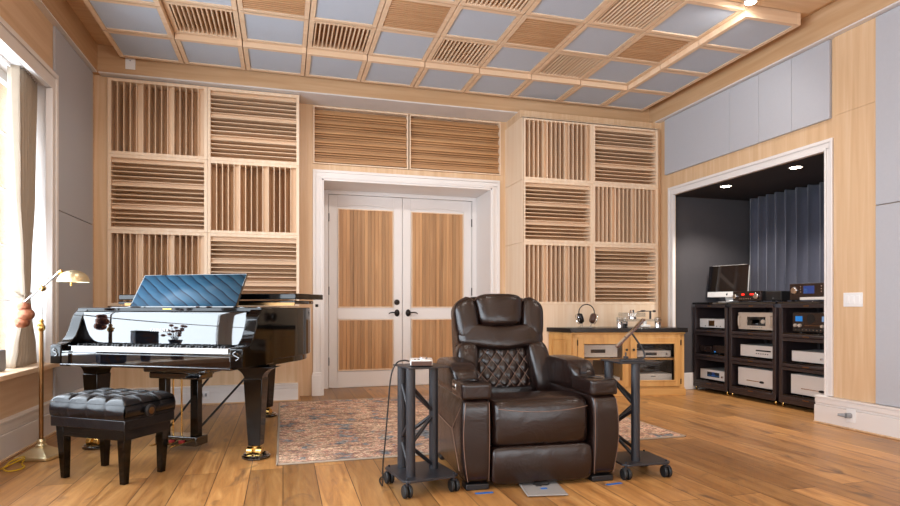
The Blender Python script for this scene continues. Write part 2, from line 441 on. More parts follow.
# right block that carries the right diffusers
b = MB()
b.box(2.66, 4.441, 6.31, YB, 0, 1.03); b.box(2.66, 4.441, 6.51, YB, 1.03, 3.19); b.box(4.441, XR, 6.36, YB, 0, ZS); b.box(2.66, 4.441, 6.40, YB, 3.19, ZS)
struct(b.build('wall_back_right', 'maple'))
b = MB()
for z0, z1 in ((.19, 1.03), (1.033, 1.747), (1.75, 2.467), (2.47, 3.19)):
    b.box(2.645, 2.66, 6.29, YB, z0, z1-.002)
b.box(2.645, 4.441, 6.288, 6.31, .19, 1.028); b.box(2.645, 4.441, 6.29, 6.31, 3.175, 3.192)
side = b.build('side_panel', 'frame', bpy.data.objects['wall_back_right'], bevel=.001, seg=1)

# ---- perimeter band under the ceiling with its pale underside
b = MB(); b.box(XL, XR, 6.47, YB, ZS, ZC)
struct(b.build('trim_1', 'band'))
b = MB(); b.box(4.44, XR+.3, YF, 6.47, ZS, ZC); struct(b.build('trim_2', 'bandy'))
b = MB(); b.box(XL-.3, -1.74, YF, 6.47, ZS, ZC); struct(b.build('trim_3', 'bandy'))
b = MB(); b.box(-1.735, 4.435, 6.475, YB, ZS-.012, ZS); b.box(4.445, XR, YF, 6.475, ZS-.012, ZS); b.box(XL, -1.745, YF, 6.475, ZS-.012, ZS)
struct(b.build('trim_4', 'strip'))

# ---- door recess, casing, doors
CYF = 6.80
def casing(mb, x0, x1, zt, yf, w=.10):
    """stepped door casing, frame of three nested boxes"""
    for a0, a1, dy in ((0, .022, 0), (.022, w-.03, .012), (w-.03, w, .004)):
        mb.box(x0-a1, x0-a0, yf+dy, YB+.001, 0, zt+a0); mb.box(x1+a0, x1+a1, yf+dy, YB+.001, 0, zt+a0)
        mb.box(x0-a1, x1+a1, yf+dy, YB+.001, zt+a0, zt+a1)
b = MB(); casing(b, DX0, DX1, DZ, CYF)
b.box(DX0-.115, DX0-.004, 6.785, YB, 0, .235); b.box(DX1+.004, DX1+.115, 6.785, YB, 0, .235)
b.box(DX0-.108, DX0-.002, 6.792, YB, .235, .26); b.box(DX1+.002, DX1+.108, 6.792, YB, .235, .26)
struct(b.build('trim_5', 'white', bevel=.003))
b = MB()   # lining of the recess
DY = 7.38
b.box(DX0-.001, DX0+.02, YB-.03, DY+.05, 0, DZ); b.box(DX1-.02, DX1+.001, YB-.03, DY+.05, 0, DZ); b.box(DX0, DX1, YB-.03, DY+.05, DZ-.02, DZ+.001)
b.box(DX0+.02, .535, DY-.02, DY+.05, 0, DZ-.02); b.box(2.387, DX1-.02, DY-.02, DY+.05, 0, DZ-.02); b.box(.535, 2.387, DY-.02, DY+.05, 2.388, DZ-.02)
struct(b.build('trim_6', 'white', bevel=.002))

def arc_top(x0, x1, z0, z1, rise):
    pts = [(x0, z0), (x1, z0), (x1, z1)]
    for i in range(1, 12):
        t = i/12; x = x1 + (x0-x1)*t; pts.append((x, z1 + rise*math.sin(PI*t)))
    pts.append((x0, z1)); return pts

def door(n, x0, x1, hinge_x, handle_x, sgn):
    b = MB()
    b.box(x0, x1, DY+.012, DY+.05, .005, 2.383)
    st = .105
    # stiles and rails standing proud of the field
    b.box(x0, x0+st, DY, DY+.02, .005, 2.383); b.box(x1-st, x1, DY, DY+.02, .005, 2.383)
    b.box(x0+st, x1-st, DY, DY+.02, .005, .20); b.box(x0+st, x1-st, DY, DY+.02, .85, .99)
    # top rail with shallow arch
    pts = [(x0+st, 2.383), (x1-st, 2.383), (x1-st, 2.235)]
    for i in range(1, 12):
        t = i/12; pts.append((x1-st+(x0-x1+2*st)*t, 2.235+.03*math.sin(PI*t)))
    pts.append((x0+st, 2.235)); b.prism(pts, DY, DY+.02, 'Y')
    d = struct(b.build('door_%d' % n, 'white', bevel=.003), None)
    for (z0, z1) in ((1.005, 2.205), (.225, .835)):
        p = MB()
        px0, px1 = x0+st+.02, x1-st-.02
        k = 15; w = (px1-px0)/k; x = px0
        for i in range(k):
            dd = random.choice((0, .004, .008)); p.box(px0+i*w, px0+(i+1)*w-.0015, DY-.012+dd, DY+.012, z0, z1)
        pan = p.build('slatted_inset', 'cedar', d, bevel=.001, seg=1)
        e = MB(); e.box(px0-.012, px0, DY-.014, DY+.012, z0, z1); e.box(px1, px1+.012, DY-.014, DY+.012, z0, z1); e.box(px0-.012, px1+.012, DY-.014, DY+.012, z0-.014, z0)
        e.box(px0-.012, px1+.012, DY-.014, DY+.012, z1, z1+.01)
        e.build('inset_border', 'frame', pan)
    h = MB()
    h.lathe([(.0, -.016), (.02, -.016), (.03, -.012), (.034, 0), (.034, .004)], (0, 0, 0), axis='Y')
    h.v = [(v[0]+handle_x, v[1]+DY-.004, v[2]*1.35+.925) for v in h.v]
    h.cyl((handle_x, DY-.01, .925), (handle_x, DY-.055, .925), .011)
    h.tube([(handle_x, DY-.05, .925), (handle_x+sgn*.035, DY-.055, .93), (handle_x+sgn*.07, DY-.055, .932), (handle_x+sgn*.1, DY-.05, .925), (handle_x+sgn*.112, DY-.045, .912)], [.009, .009, .008, .007, .006])
    h.build('door_handle', 'bronze', d)
    if n == 1:
        q = MB(); q.lathe([(0, -.022), (.014, -.022), (.016, -.014), (.03, -.012), (.036, 0)], (handle_x, DY-.001, 1.06), axis='Y'); q.build('deadbolt', 'bronze', d)
    for z in (.33, 1.2, 2.1):
        q = MB(); q.cyl((hinge_x, DY-.008, z-.05), (hinge_x, DY-.008, z+.05), .009, n=12); q.build('hinge', 'bronze', d)
    return d
door(1, .541, 1.456, .538, 1.39, -1)
door(2, 1.462, 2.383, 2.386, 1.535, 1)

# transom slatted panels above the door
for i, (x0, x1) in enumerate(((.328, 1.42), (1.436, 2.58))):
    b = MB()
    z0, z1 = 2.635, 3.262
    for k in range(28):
        z = z0+.012 + (z1-z0-.024)*k/28
        dy = (0, .03, .05, .045, .025)[k % 5]
        b.box(x0+.012, x1-.012, YB-.012+dy, YB+.06, z, z+.0185)
    t = thing('transom_diffuser', ('shallow level-slatted wooden panel above the left door leaf', 'shallow level-slatted wooden panel above the right door leaf')[i], 'wall panel', (0, 0, 0), 0, 'transom panels over the double door')
    b.build('slats', 'cedarx', t, bevel=.002, seg=1)
    f = MB(); f.box(x0, x0+.014, YB-.022, YB+.06, z0, z1); f.box(x1-.014, x1, YB-.022, YB+.06, z0, z1); f.box(x0, x1, YB-.022, YB+.06, z0-.012, z0); f.box(x0, x1, YB-.022, YB+.06, z1-.002, z1+.012)
    f.build('frame', 'frame', t)

# ------------------------------------------------------------------ wall diffusers
SEQ = [.7, 1, .9, .7, .22]
def diffuser(w, h, vertical, label, group, loc, depth=.215):
    t = thing('wooden_diffuser', label, 'diffuser', loc, 0, group)
    fr = .03
    f = MB()
    f.box(-w/2, -w/2+fr, 0, depth, 0, h); f.box(w/2-fr, w/2, 0, depth, 0, h)
    f.box(-w/2+fr, w/2-fr, 0, depth, 0, fr); f.box(-w/2+fr, w/2-fr, 0, depth, h-fr, h)
    f.build('frame', 'frame', t, bevel=.0015, seg=1)
    L = (w if vertical else h) - 2*fr
    n = 15; pitch = L/n; th = .0075
    s = MB(); bl = MB()
    a0, a1 = (-(w/2-fr), h-fr) if vertical else (fr, w/2-fr)
    for k in range(n+1):
        p = (-(w/2-fr) if vertical else fr) + k*pitch
        q0, q1 = p-th/2, p+th/2
        if k == 0: q0 = p
        if k == n: q1 = p
        if vertical: s.box(q0, q1, .004, depth-.006, fr, h-fr)
        else: s.box(-w/2+fr, w/2-fr, .004, depth-.006, q0, q1)
        if k < n:
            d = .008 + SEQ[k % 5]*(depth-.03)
            bl.m = 0 if SEQ[k % 5] < .3 else 1  # deep wells take darker wood: shade of the recess put into the colour
            if vertical: bl.box(p, p+pitch, d, depth-.001, fr, h-fr)
            else: bl.box(-w/2+fr, w/2-fr, d, depth-.001, p, p+pitch)
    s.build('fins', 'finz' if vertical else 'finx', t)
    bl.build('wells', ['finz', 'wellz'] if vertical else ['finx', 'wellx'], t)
    return t
rows = ['top', 'middle', 'bottom']; colsn = ['left', 'right']
for c in range(2):
    for r in range(3):
        v = (r + c) % 2 == 0
        kind = 'upright-finned' if v else 'level-finned'
        x = -1.675 + .922*(c+.5)
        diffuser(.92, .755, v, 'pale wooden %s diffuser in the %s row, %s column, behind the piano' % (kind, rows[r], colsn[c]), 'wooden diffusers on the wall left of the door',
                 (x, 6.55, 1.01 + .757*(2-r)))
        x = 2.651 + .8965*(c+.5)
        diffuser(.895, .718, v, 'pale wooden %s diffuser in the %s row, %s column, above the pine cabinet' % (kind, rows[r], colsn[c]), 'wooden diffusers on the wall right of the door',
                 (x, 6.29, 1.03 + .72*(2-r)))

# ------------------------------------------------------------------ ceiling tiles
TP = .583; TX0, TY1 = -1.53, 6.40
def tile_parts(kind, ring):
    z1 = .128 if ring else .078
    h = TP/2 - .004; fr = .04
    f = MB()
    f.box(-h, -h+fr, -h, h, 0, z1); f.box(h-fr, h, -h, h, 0, z1); f.box(-h+fr, h-fr, -h, -h+fr, 0, z1); f.box(-h+fr, h-fr, h-fr, h, 0, z1)
    s = MB(); i = h-fr
    if kind == 'grey':
        s.box(-i, i, -i, i, .010, z1-.02)
        return (f, 'finx', 'frame'), (s, 'fabric_ceiling', 'fabric_panel')
    s.m = 1; s.box(-i, i, -i, i, z1-.01, z1); s.m = 0  # darker backing colour paints the depth and shade between the slats
    n = 13 if kind == 'along' else 15
    for k in range(n):
        p = -i + 2*i*(k+.5)/n
        d = 0
        if kind == 'along': s.box(p-.0055, p+.0055, -i, i, .004, z1-.01)
        else: s.box(-i, i, p-.0075, p+.0075, .004+d*.4, z1-.01)
    return (f, 'finx', 'frame'), (s, ['finy' if kind == 'along' else 'wellx', 'cedarx'], 'slats')
protos = {}
def tile_kind(c, r):
    if c in (0, 9) or r == 0: return 'grey'
    if r % 2 == 1 and c % 2 == 1: return 'along'
    if r % 2 == 0 and c % 2 == 0: return 'across'
    return 'grey'
names_k = {'grey': 'grey fabric ceiling tile', 'along': 'deep-slatted wooden ceiling tile', 'across': 'fine-slatted wooden ceiling tile'}
ranges = {0: range(0, 10), 1: range(0, 10), 2: range(0, 10), 3: range(2, 10), 5: range(7, 10)}
for r, cs in ranges.items():
    for c in cs:
        kind = tile_kind(c, r); ring = c in (0, 9) or r == 0 
        key = (kind, ring)
        loc = (TX0 + TP*(c+.5), TY1 - TP*(r+.5), 3.43 if ring else 3.48)
        if r == 5:
            where = 'beyond the lit spotlight, %s from the right wall' % ORD[9-c]
        elif r == 0: where = 'in the row along the door wall, %s from left' % ORD[c]
        else: where = 'in the %s row from the door wall, %s from left' % (ORD[r], ORD[c])
        lab = names_k[kind] + ' ' + where
        if key not in protos:
            t = thing('acoustic_tile', lab, 'ceiling tile', loc, 0, 'ceiling tiles')
            for mb, mt, nm in tile_parts(kind, ring): mb.build(nm, mt, t, bevel=.0015, seg=1)
            protos[key] = t
        else: dup(protos[key], loc, 0, lab)

# wooden beam between tile field and trough, spotlight in it
b = MB(); b.box(TX0, 4.36, 3.50, 4.06, 3.53, ZC); struct(b.build('trim_7', 'maple_x'))
def ceiling_spot(loc, label):
    t = thing('spotlight', label, 'spotlight', loc, 0, 'ceiling spotlights in the wooden trough')
    q = MB(); q.cyl((0, 0, -.006), (0, 0, 0), .05); q.build('canopy', 'white', t)
    q = MB(); q.lathe([(.03, -.005), (.045, -.02), (.05, -.07), (.044, -.072), (.04, -.055)], n=24); q.build('housing', 'white', t)
    q = MB(); q.cyl((0, 0, -.074), (0, 0, -.055), .043); q.build('bulb', 'lampglow', t)
    return t
s0 = ceiling_spot((3.63, 3.92, 3.53), 'lit white spotlight in the wooden ceiling trough at the top edge')

# ------------------------------------------------------------------ right wall with the equipment niche
NY0, NY1, NZ = 4.01, 6.06, 2.34
b = MB()
b.box(XR, XR+.12, YF, NY0, 0, ZC); b.box(XR, XR+.003, NY1, YB, 0, ZC); b.box(XR, XR+.005, NY0, NY1, NZ, ZC); b.box(XR+.005, XR+.12, NY0, YB, 2.5, ZC)
struct(b.build('wall_right', 'maple'))
b = MB()   # niche shell
b.box(5.72, 5.8, 3.7, 6.3, 0, 2.5); b.box(XR+.004, 5.8, 6.125, 6.3, 0, 2.5); b.box(XR+.12, 5.8, 3.7, 3.86, 0, 2.5)
struct(b.build('wall_niche', 'dark'))
b = MB(); b.box(XR+.006, 5.8, 3.7, 6.3, 2.338, 2.5); struct(b.build('ceiling_niche', 'darkceil'))
b = MB()
for a0, a1, dx in ((0, .02, 0), (.02, .07, .014), (.07, .10, .004)):
    x0 = XR-.04+dx
    b.box(x0, XR, NY0-a1*.72, NY0-a0*.72, .24, NZ+a0); b.box(x0, XR, NY1+a0, NY1+a1, 0, NZ+a0); b.box(x0, XR, NY0-a1*.72, NY1+a1, NZ+a0, NZ+a1)
b.box(XR-.002, XR+.12, NY0-.001, NY0+.012, 0, NZ)
struct(b.build('trim_8', 'white', bevel=.003))
def baseboard(name, x0, x1, y0, y1, h, face, kids=None):
    """two-step baseboard box with a moulded cap; face = side that looks into the room"""
    b = MB()
    e = .012
    def sh(k):
        q = [x0, x1, y0, y1]
        if face == '-x': q[0] += k
        if face == '+x': q[1] -= k
        if face == '-y': q[2] += k
        return q
    a = sh(0); b.box(*a, 0, h*.66)
    a = sh(e); b.box(*a, h*.66, h*.74)
    a = sh(e*.5); b.box(*a, h*.74, h*.92)
    a = sh(0); b.box(*a, h*.92, h)
    o = struct(b.build(name, 'white', bevel=.004))
    q = MB(); a = sh(-.014)
    q.box(*a, 0, .014); q.build('quarter_round', 'maple_x', o, bevel=.004)
    return o
baseboard('baseboard_right', 4.455, XR, YF, 4.085, .235, '-x')
baseboard('baseboard_left', XL, -1.745, YF, 6.5, .255, '+x')
baseboard('baseboard_back', -1.745, .155, 6.50, 6.58, .185, '-y')
b = MB(); b.box(XR+.05, 5.7, 6.105, 6.125, 0, .2); struct(b.build('baseboard_niche', 'white', bevel=.003))

def panel_x(name, label, x0, x1, y0, y1, z0, z1, group):
    b = MB(); b.box(x0, x1, y0+.002, y1-.002, z0+.002, z1-.002)
    return tag(b.build(name, 'fabric', bevel=.003), label, 'acoustic panel', group)
ys = [6.23, 5.52, 5.136, 4.748, 4.358, 3.965]
ys = [6.23, 5.136, 4.748, 4.358, 3.965]
for i in range(4):
    panel_x('mounted_fabric_panel', 'grey fabric wall panel above the equipment niche, %s from the far corner' % ORD[i], 4.49, XR, ys[i+1], ys[i], 2.61, 3.286, 'grey panels above the niche')
panel_x('mounted_fabric_panel', 'upper grey fabric panel at the right edge, beyond the light switch', 4.492, XR, 1.2, 3.562, 1.80, 3.286, 'grey panels right of the wooden pier')
panel_x('mounted_fabric_panel', 'lower grey fabric panel at the right edge, beyond the light switch', 4.492, XR, 1.2, 3.562, .237, 1.798, 'grey panels right of the wooden pier')
b = MB(); b.box(4.50, XR, 3.564, 3.935, .237, 2.62); b.box(4.50, XR, 3.564, 3.935, 2.622, 3.286); struct(b.build('wall_pier', 'maple'))
panel_x('mounted_fabric_panel', 'upper grey fabric panel beside the window casing', XL, -1.782, 5.49, 6.48, 1.80, 3.286, 'grey panels beside the window')
panel_x('mounted_fabric_panel', 'lower grey fabric panel behind the brass lamp and piano', XL, -1.782, 5.49, 6.48, .257, 1.798, 'grey panels beside the window')

# light switch, outlets, sensor
t = thing('light_switch', 'white three-gang rocker switch on the wooden pier', 'light switch', (4.5, 3.755, 1.06))
q = MB(); q.box(-.006, 0, -.085, .085, -.058, .058); q.build('plate', 'plastic', t, bevel=.003)
for y in (-.046, 0, .046):
    q = MB(); q.box(-.011, -.006, y-.016, y+.016, -.034, .034); q.build('rocker', 'plastic', t, bevel=.002)
t = thing('power_outlet', 'white outlet with a grey plug in the right baseboard', 'outlet', (4.455, 3.735, .115))
q = MB(); q.box(-.005, 0, -.04, .04, -.055, .055); q.build('plate', 'plastic', t, bevel=.002)
q = MB(); q.cyl((-.005, .005, 0), (-.05, .012, .002), .022, .02); q.cyl((-.05, .012, .002), (-.085, .05, .005), .018, .01); q.build('plug', 'greyplastic', t)
t = thing('power_outlet', 'white outlet with plug in the baseboard under the piano', 'outlet', (-.78, 6.50, .10))
q = MB(); q.box(-.055, .055, -.005, 0, -.04, .04); q.build('plate', 'plastic', t, bevel=.002)
q = MB(); q.box(-.04, -.01, -.03, -.005, -.015, .015); q.box(.01, .03, -.02, -.005, -.015, .015); q.build('plug', 'greyplastic', t, bevel=.003)
t = thing('room_sensor', 'small white square sensor on the wooden band near the left corner', 'sensor', (-1.45, 6.47, 3.40))
q = MB(); q.box(-.045, .045, -.012, 0, -.055, .055); q.build('cover', 'plastic', t, bevel=.004)
q = MB(); q.cyl((0, -.014, .03), (0, -.012, .03), .006); q.build('led', 'greyplastic', t)

# niche curtain
def curtain_surface(y0, y1, z0, z1, x, amp, waves, ph=0):
    def fn(u, v):
        y = y0 + (y1-y0)*u; z = z0 + (z1-z0)*v
        a = amp*(1 + .4*math.sin(u*9+1.3))
        return (x + a*math.sin(u*waves*2*PI + ph + .25*math.sin(v*2.3+u*11)), y + .012*math.sin(u*waves*4*PI+v*1.5), z)
    return fn
b = MB(); b.grid(curtain_surface(3.9, 6.0, .02, 2.33, 5.56, .06, 15), 260, 14)
cur = b.build('slate_curtain', 'curtain_dark', solid=.004); tag(cur, 'dark slate pleated curtain behind the equipment racks', 'curtain')
# niche downlights
for i, (x, y) in enumerate(((4.725, 5.46), (4.73, 4.54))):
    t = thing('recessed_downlight', ('lit round downlight in the niche ceiling nearer the door wall', 'lit round downlight in the niche ceiling nearer the wooden pier')[i], 'downlight', (x, y, 2.338), 0, 'downlights in the niche ceiling')
    q = MB(); q.lathe([(.048, -.001), (.062, -.004), (.066, 0)], n=28); q.build('trim_ring', 'white', t)
    q = MB(); q.cyl((0, 0, -.003), (0, 0, -.0005), .05); q.build('lens', 'lampglow', t)

# ------------------------------------------------------------------ left wall with the window bank
WY0, WY1, WZ0, WZ1 = -2.6, 5.40, .545, 2.77
b = MB()
b.box(XL-.35, XL, WY1, YB, 0, ZC); b.box(XL-.35, XL, YF, WY0, 0, ZC)
b.box(XL-.35, XL, WY0, WY1, 0, WZ0-.02); b.box(XL-.35, XL, WY0, WY1, WZ1, ZC)
struct(b.build('wall_left', 'maple_y'))
b = MB()   # casing
for a0, a1, dx in ((0, .03, 0), (.03, .11, .014), (.11, .15, .004)):
    x1 = -1.75-dx
    zt = 2.73; yi = 5.335
    b.box(XL, x1, yi+a0, yi+a1, .56, zt+a0); b.box(XL, x1, WY0, yi+a1, zt+a0, zt+a1)
b.box(XL-.2, XL+.001, WY1-.012, WY1+.001, .56, WZ1); b.box(XL-.2, XL+.001, WY0, WY1, WZ1-.012, WZ1+.001)
struct(b.build('trim_9', 'white', bevel=.004))
def window(n, y0, y1):
    b = MB(); x0, x1 = XL-.25, XL-.20
    b.box(x0, x1, y0, y0+.07, .57, WZ1); b.box(x0, x1, y1-.07, y1, .57, WZ1); b.box(x0, x1, y0, y1, .55, .63); b.box(x0, x1, y0, y1, WZ1-.08, WZ1)
    w = struct(b.build('window_%d' % n, 'white', bevel=.004))
    g = MB(); g.box(XL-.228, XL-.222, y0+.07, y1-.07, .63, WZ1-.08); g.build('pane', 'glass', w)
    m = MB()
    for k in range(1, 5): z = .63 + k*.42; m.box(XL-.235, XL-.212, y0+.07, y1-.07, z-.006, z+.006)
    m.build('blind_pleat_bars', 'white', w)  # bars added in place of a cellular blind's pleats, for their reflection
for i in range(4): window(i+1, WY1 - 2.0*(i+1), WY1 - 2.0*i)
b = MB(); b.box(XL-.25, -1.72, WY0, 5.46, .525, .56); struct(b.build('window_sill', 'sillwood', bevel=.004))

# linen curtain tied back in the recess
def cfn(u, v):
    z = .562 + (2.755-.562)*v
    key = [(0, 4.90, 5.37), (.06, 4.95, 5.35), (.16, 5.02, 5.27), (.24, 5.075, 5.225), (.34, 5.05, 5.25), (.6, 4.99, 5.33), (1, 4.97, 5.37)]
    for k in range(len(key)-1):
        if v <= key[k+1][0]:
            s = (v-key[k][0])/(key[k+1][0]-key[k][0]); s = s*s*(3-2*s)
            a = key[k][1]+(key[k+1][1]-key[k][1])*s; c = key[k][2]+(key[k+1][2]-key[k][2])*s; break
    amp = .040 + .012*math.sin(u*5)
    return (-1.885 + amp*math.sin(u*9*2*PI + .4*math.sin(v*5)) , a+(c-a)*u + .01*math.sin(v*14+u*20)*max(0, .2-v), z)
b = MB(); b.grid(cfn, 150, 60)
t = thing('linen_curtain', 'cream linen curtain tied back at the left window above the sill', 'curtain')
b.build('drape', 'curtain', t, solid=.003)
q = MB(); q.tube([(-1.885+.05*math.cos(a), 5.15+.085*math.sin(a), 1.09+.012*math.sin(a*2)) for a in [i*2*PI/24 for i in range(24)]], .011, closed=True); q.build('tieback', 'curtain', t)
q = MB(); q.cyl((-1.9, WY0+.1, 2.745), (-1.9, 5.38, 2.745), .008); q.build('track', 'white', t)

# objects on the sill
tag(MB().puff((-1.87, 4.70, .635), (.03, .06, .073), 12).build('grey_speaker', 'greyplastic'), 'small grey box on the window sill at the left edge', 'box')
t = thing('storage_tin', 'tall speckled blue tin on the window sill, mirrored in the piano', 'tin', (-1.86, 4.16, .561))
q = MB(); q.puff((0, 0, .11), (.06, .085, .11), 14); q.build('body', 'pattern', t)
q = MB(); q.puff((0, 0, .222), (.062, .087, .012), 10); q.build('lid', 'black', t); t.scale = (1.1, 1.1, 1.4)
t = thing('flower_vase', 'flared vase of small flowers on the window sill, mirrored in the piano', 'vase', (-1.86, 3.91, .561))
q = MB(); q.lathe([(0, .001), (.03, .001), (.034, .02), (.04, .1), (.055, .16), (.05, .158), (.03, .1), (0, .03)], n=24); q.build('vessel', 'pattern', t)
q = MB(); fl = MB()
for i in range(16):
    a = random.random()*2*PI; rr = random.uniform(.02, .12); zz = random.uniform(.2, .34)
    q.tube([(0, 0, .1), (rr*.4*math.cos(a), rr*.4*math.sin(a), .2), (rr*math.cos(a), rr*math.sin(a), zz)], .002, 6)
    fl.puff((rr*math.cos(a), rr*math.sin(a), zz), (.018, .018, .016), 2, 5)
q.build('stems', 'black', t); fl.build('blossoms', 'shell', t); t.scale = (1.1, 1.1, 1.3)
t = thing('wooden_egg_box', 'small brown domed box on the window sill near the camera', 'box', (-1.86, 3.66, .561))
q = MB(); q.lathe([(0, .001), (.05, .001), (.05, .05), (.042, .1), (.02, .13), (0, .135)], n=24); q.build('body', 'tabletbrown', t)

# ------------------------------------------------------------------ wall behind the camera; its windows are added for light, unseen
b = MB()
b.box(XL-.3, XR+.3, YF-.15, YF, 0, .6); b.box(XL-.3, XR+.3, YF-.15, YF, 3.0, ZC)
for x0, x1 in ((XL-.3, -1.2), (1.1, 1.6), (3.9, XR+.3)): b.box(x0, x1, YF-.15, YF, .6, 3.0)
struct(b.build('wall_front', 'maple'))
for n, (x0, x1) in enumerate(((-1.2, 1.1), (1.6, 3.9))):
    b = MB(); b.box(x0, x0+.07, YF-.1, YF-.05, .6, 3.0); b.box(x1-.07, x1, YF-.1, YF-.05, .6, 3.0); b.box(x0, x1, YF-.1, YF-.05, .6, .67); b.box(x0, x1, YF-.1, YF-.05, 2.93, 3.0)
    xm = (x0+x1)/2; b.box(xm-.03, xm+.03, YF-.1, YF-.05, .67, 2.93)
    w = struct(b.build('window_%d' % (n+5), 'white'))
    g = MB(); g.box(x0+.07, x1-.07, YF-.078, YF-.072, .67, 2.93); g.build('pane', 'glass', w)

# ------------------------------------------------------------------ rug
b = MB()
b.grid(lambda u, v: (-.03+3.0*u, 3.88+2.5*v, .009+.0012*math.sin(u*40)*math.sin(v*37)), 60, 50)
b.box(-.03, 2.97, 3.88, 6.38, .001, .008)
rg = b.build('patterned_rug', 'rug'); tag(rg, 'faded multicolour woven rug on the floor between door and recliner', 'rug')
e = MB()
for x0, x1, y0, y1 in ((-.04, 2.98, 3.868, 3.884), (-.04, 2.98, 6.376, 6.392), (-.042, -.026, 3.868, 6.392), (2.966, 2.982, 3.868, 6.392)): e.box(x0, x1, y0, y1, .001, .0115)
e.build('binding', 'curtain', rg, bevel=.003)

# ------------------------------------------------------------------ grand piano
PR = R(-30)
pn = thing('grand_piano', 'glossy black grand piano with blue wavy music desk by the window', 'piano', (-.86, 4.30, 0), PR)
def rim_outline(off=0.0, y0=.30):
    W = .745 + off
    pts = [(-W, y0)]
    for i in range(10):    # tail, left corner
        pass
    pts += [(-W, 1.55), (-W+.02, 1.70+off)]
    tail = [(-.66, 1.82), (-.54, 1.90), (-.38, 1.94), (-.22, 1.93), (-.08, 1.86), (.02, 1.74)]
    cx, cy = -.2, 1.2
    for x, y in tail:
        d = math.hypot(x-cx, y-cy); pts.append((x+off*(x-cx)/d, y+off*(y-cy)/d))
    bent = [(.10, 1.60), (.19, 1.46), (.30, 1.33), (.43, 1.22), (.56, 1.12), (.655, 1.01), (.715, .88), (.742, .74)]
    for x, y in bent: pts.append((x+off*.8, y+off*.5))
    pts += [(W, .6), (W, y0)]
    return pts
b = MB(); b.prism(rim_outline(0, .30)[::-1], .64, .995, 'Z', True)
b.build('case', 'case', pn, bevel=.006, angle=30)
b = MB(); b.prism(rim_outline(-.03, .30)[::-1], .60, .645, 'Z', True); b.build('soundboard_frame', 'mahogany', pn)
# cheeks (arms) with S-shaped top
def cheek(sx):
    prof = [(-.055, .615), (-.055, .735), (-.045, .745), (-.01, .748), (.03, .765), (.065, .80), (.09, .85), (.11, .91), (.13, .95), (.155, .97), (.17, .99), (.31, .994), (.31, .615)]
    b = MB(); x0, x1 = (sx*.745, sx*.655)
    b.prism(prof, min(x0, x1), max(x0, x1), 'X')
    o = b.build('cheek', 'case', pn, bevel=.005, angle=30)
    c = MB()  # carved scroll relief on the front of the cheek and foot block
    xm = (x0+x1)/2
    c.tube([(xm+.02*math.sin(t*2*PI), -.057, .665+.055*t) for t in [i/16 for i in range(17)]], .005, 8)
    c.tube([(xm+.012*math.cos(t), -.057, .70+.012*math.sin(t)) for t in [i*2*PI/14 for i in range(14)]], .004, 6, closed=True)
    c.build('carved_scroll', 'piano', o)
    k = MB(); xi = x1
    k.box(min(xi, xi-sx*.045), max(xi, xi-sx*.045), -.01, .16, .69, .738); k.build('key_block', 'piano', o, bevel=.004)
cheek(-1); cheek(1)
b = MB(); b.box(-.655, .655, -.05, .34, .615, .69); b.box(-.66, .66, -.06, .30, .60, .616); b.build('keybed', 'piano', pn, bevel=.004)
b = MB(); b.box(-.655, .655, -.048, -.018, .69, .704); b.build('key_slip', 'piano', pn, bevel=.003)
b = MB()
kw = 1.222/52
for i in range(52): b.box(-.611+i*kw+.0006, -.611+(i+1)*kw-.0006, -.012, .088, .70, .733)
b.build('white_keys', 'ivory', pn, bevel=.001, seg=1)
b = MB()
for i in range(51):
    if (i % 7) in (1, 4): continue   # keyboard from A: gaps at B-C and E-F
    x = -.611+(i+1)*kw; b.frustum((x, .052, .730), .0125, .075, (x, .055, .747), .010, .066)
b.build('black_keys', 'ebony', pn)
b = MB(); b.box(-.655, .655, .083, .087, .733, .736); b.build('felt_strip', 'red', pn)
# fallboard
b = MB(); b.prism([(.125, .73), (.140, .73), (.140, .94), (.165, .955), (.165, .968), (.13, .965), (.125, .945)], -.652, .652, 'X')
fb = b.build('fallboard', 'piano', pn, bevel=.002)
tl = math.atan2(.05, .215)
text('lettering', 'YAMAHA', .028, 'ivory', fb, (-.02, .1245, .842), (PI/2, 0, 0), spacing=1.5)
b = MB(); b.box(-.74, .74, .165, .32, .965, .995); b.box(-.66, .66, .158, .166, .968, .974); b.build('front_rail', 'case', pn, bevel=.003)
b = MB(); b.box(-.655, .655, .172, .3, .70, .965); b.build('action_cover', 'piano', pn)
b = MB(); b.cyl((-.02, .163, .985), (.05, .163, .985), .004, n=8); b.build('lock_plate', 'brass', pn)
# music desk leaning back
md = MB(); 
def deskpt(x, s): return (x, .33+.14*s, .998+.235*s)
w0, w1 = .435, .43
md.add([deskpt(-w0, 0), deskpt(w0, 0), deskpt(w1, 1), deskpt(-w1+.0, 1)], [(0, 1, 2, 3)])
mo = md.build('music_desk', 'wave', pn, solid=.016)
b = MB(); b.tube([deskpt(-w0-.004, 0), deskpt(-w1-.004, 1), deskpt(w1+.004, 1), deskpt(w0+.004, 0)], .009, 6); b.build('desk_edge', 'piano', mo)
b = MB(); b.box(-.44, .44, .30, .34, .996, 1.006); b.build('desk_ledge', 'piano', mo, bevel=.002)
b = MB(); b.box(-.62, .62, .34, .60, .993, 1.000); b.build('desk_slide', 'piano', pn)
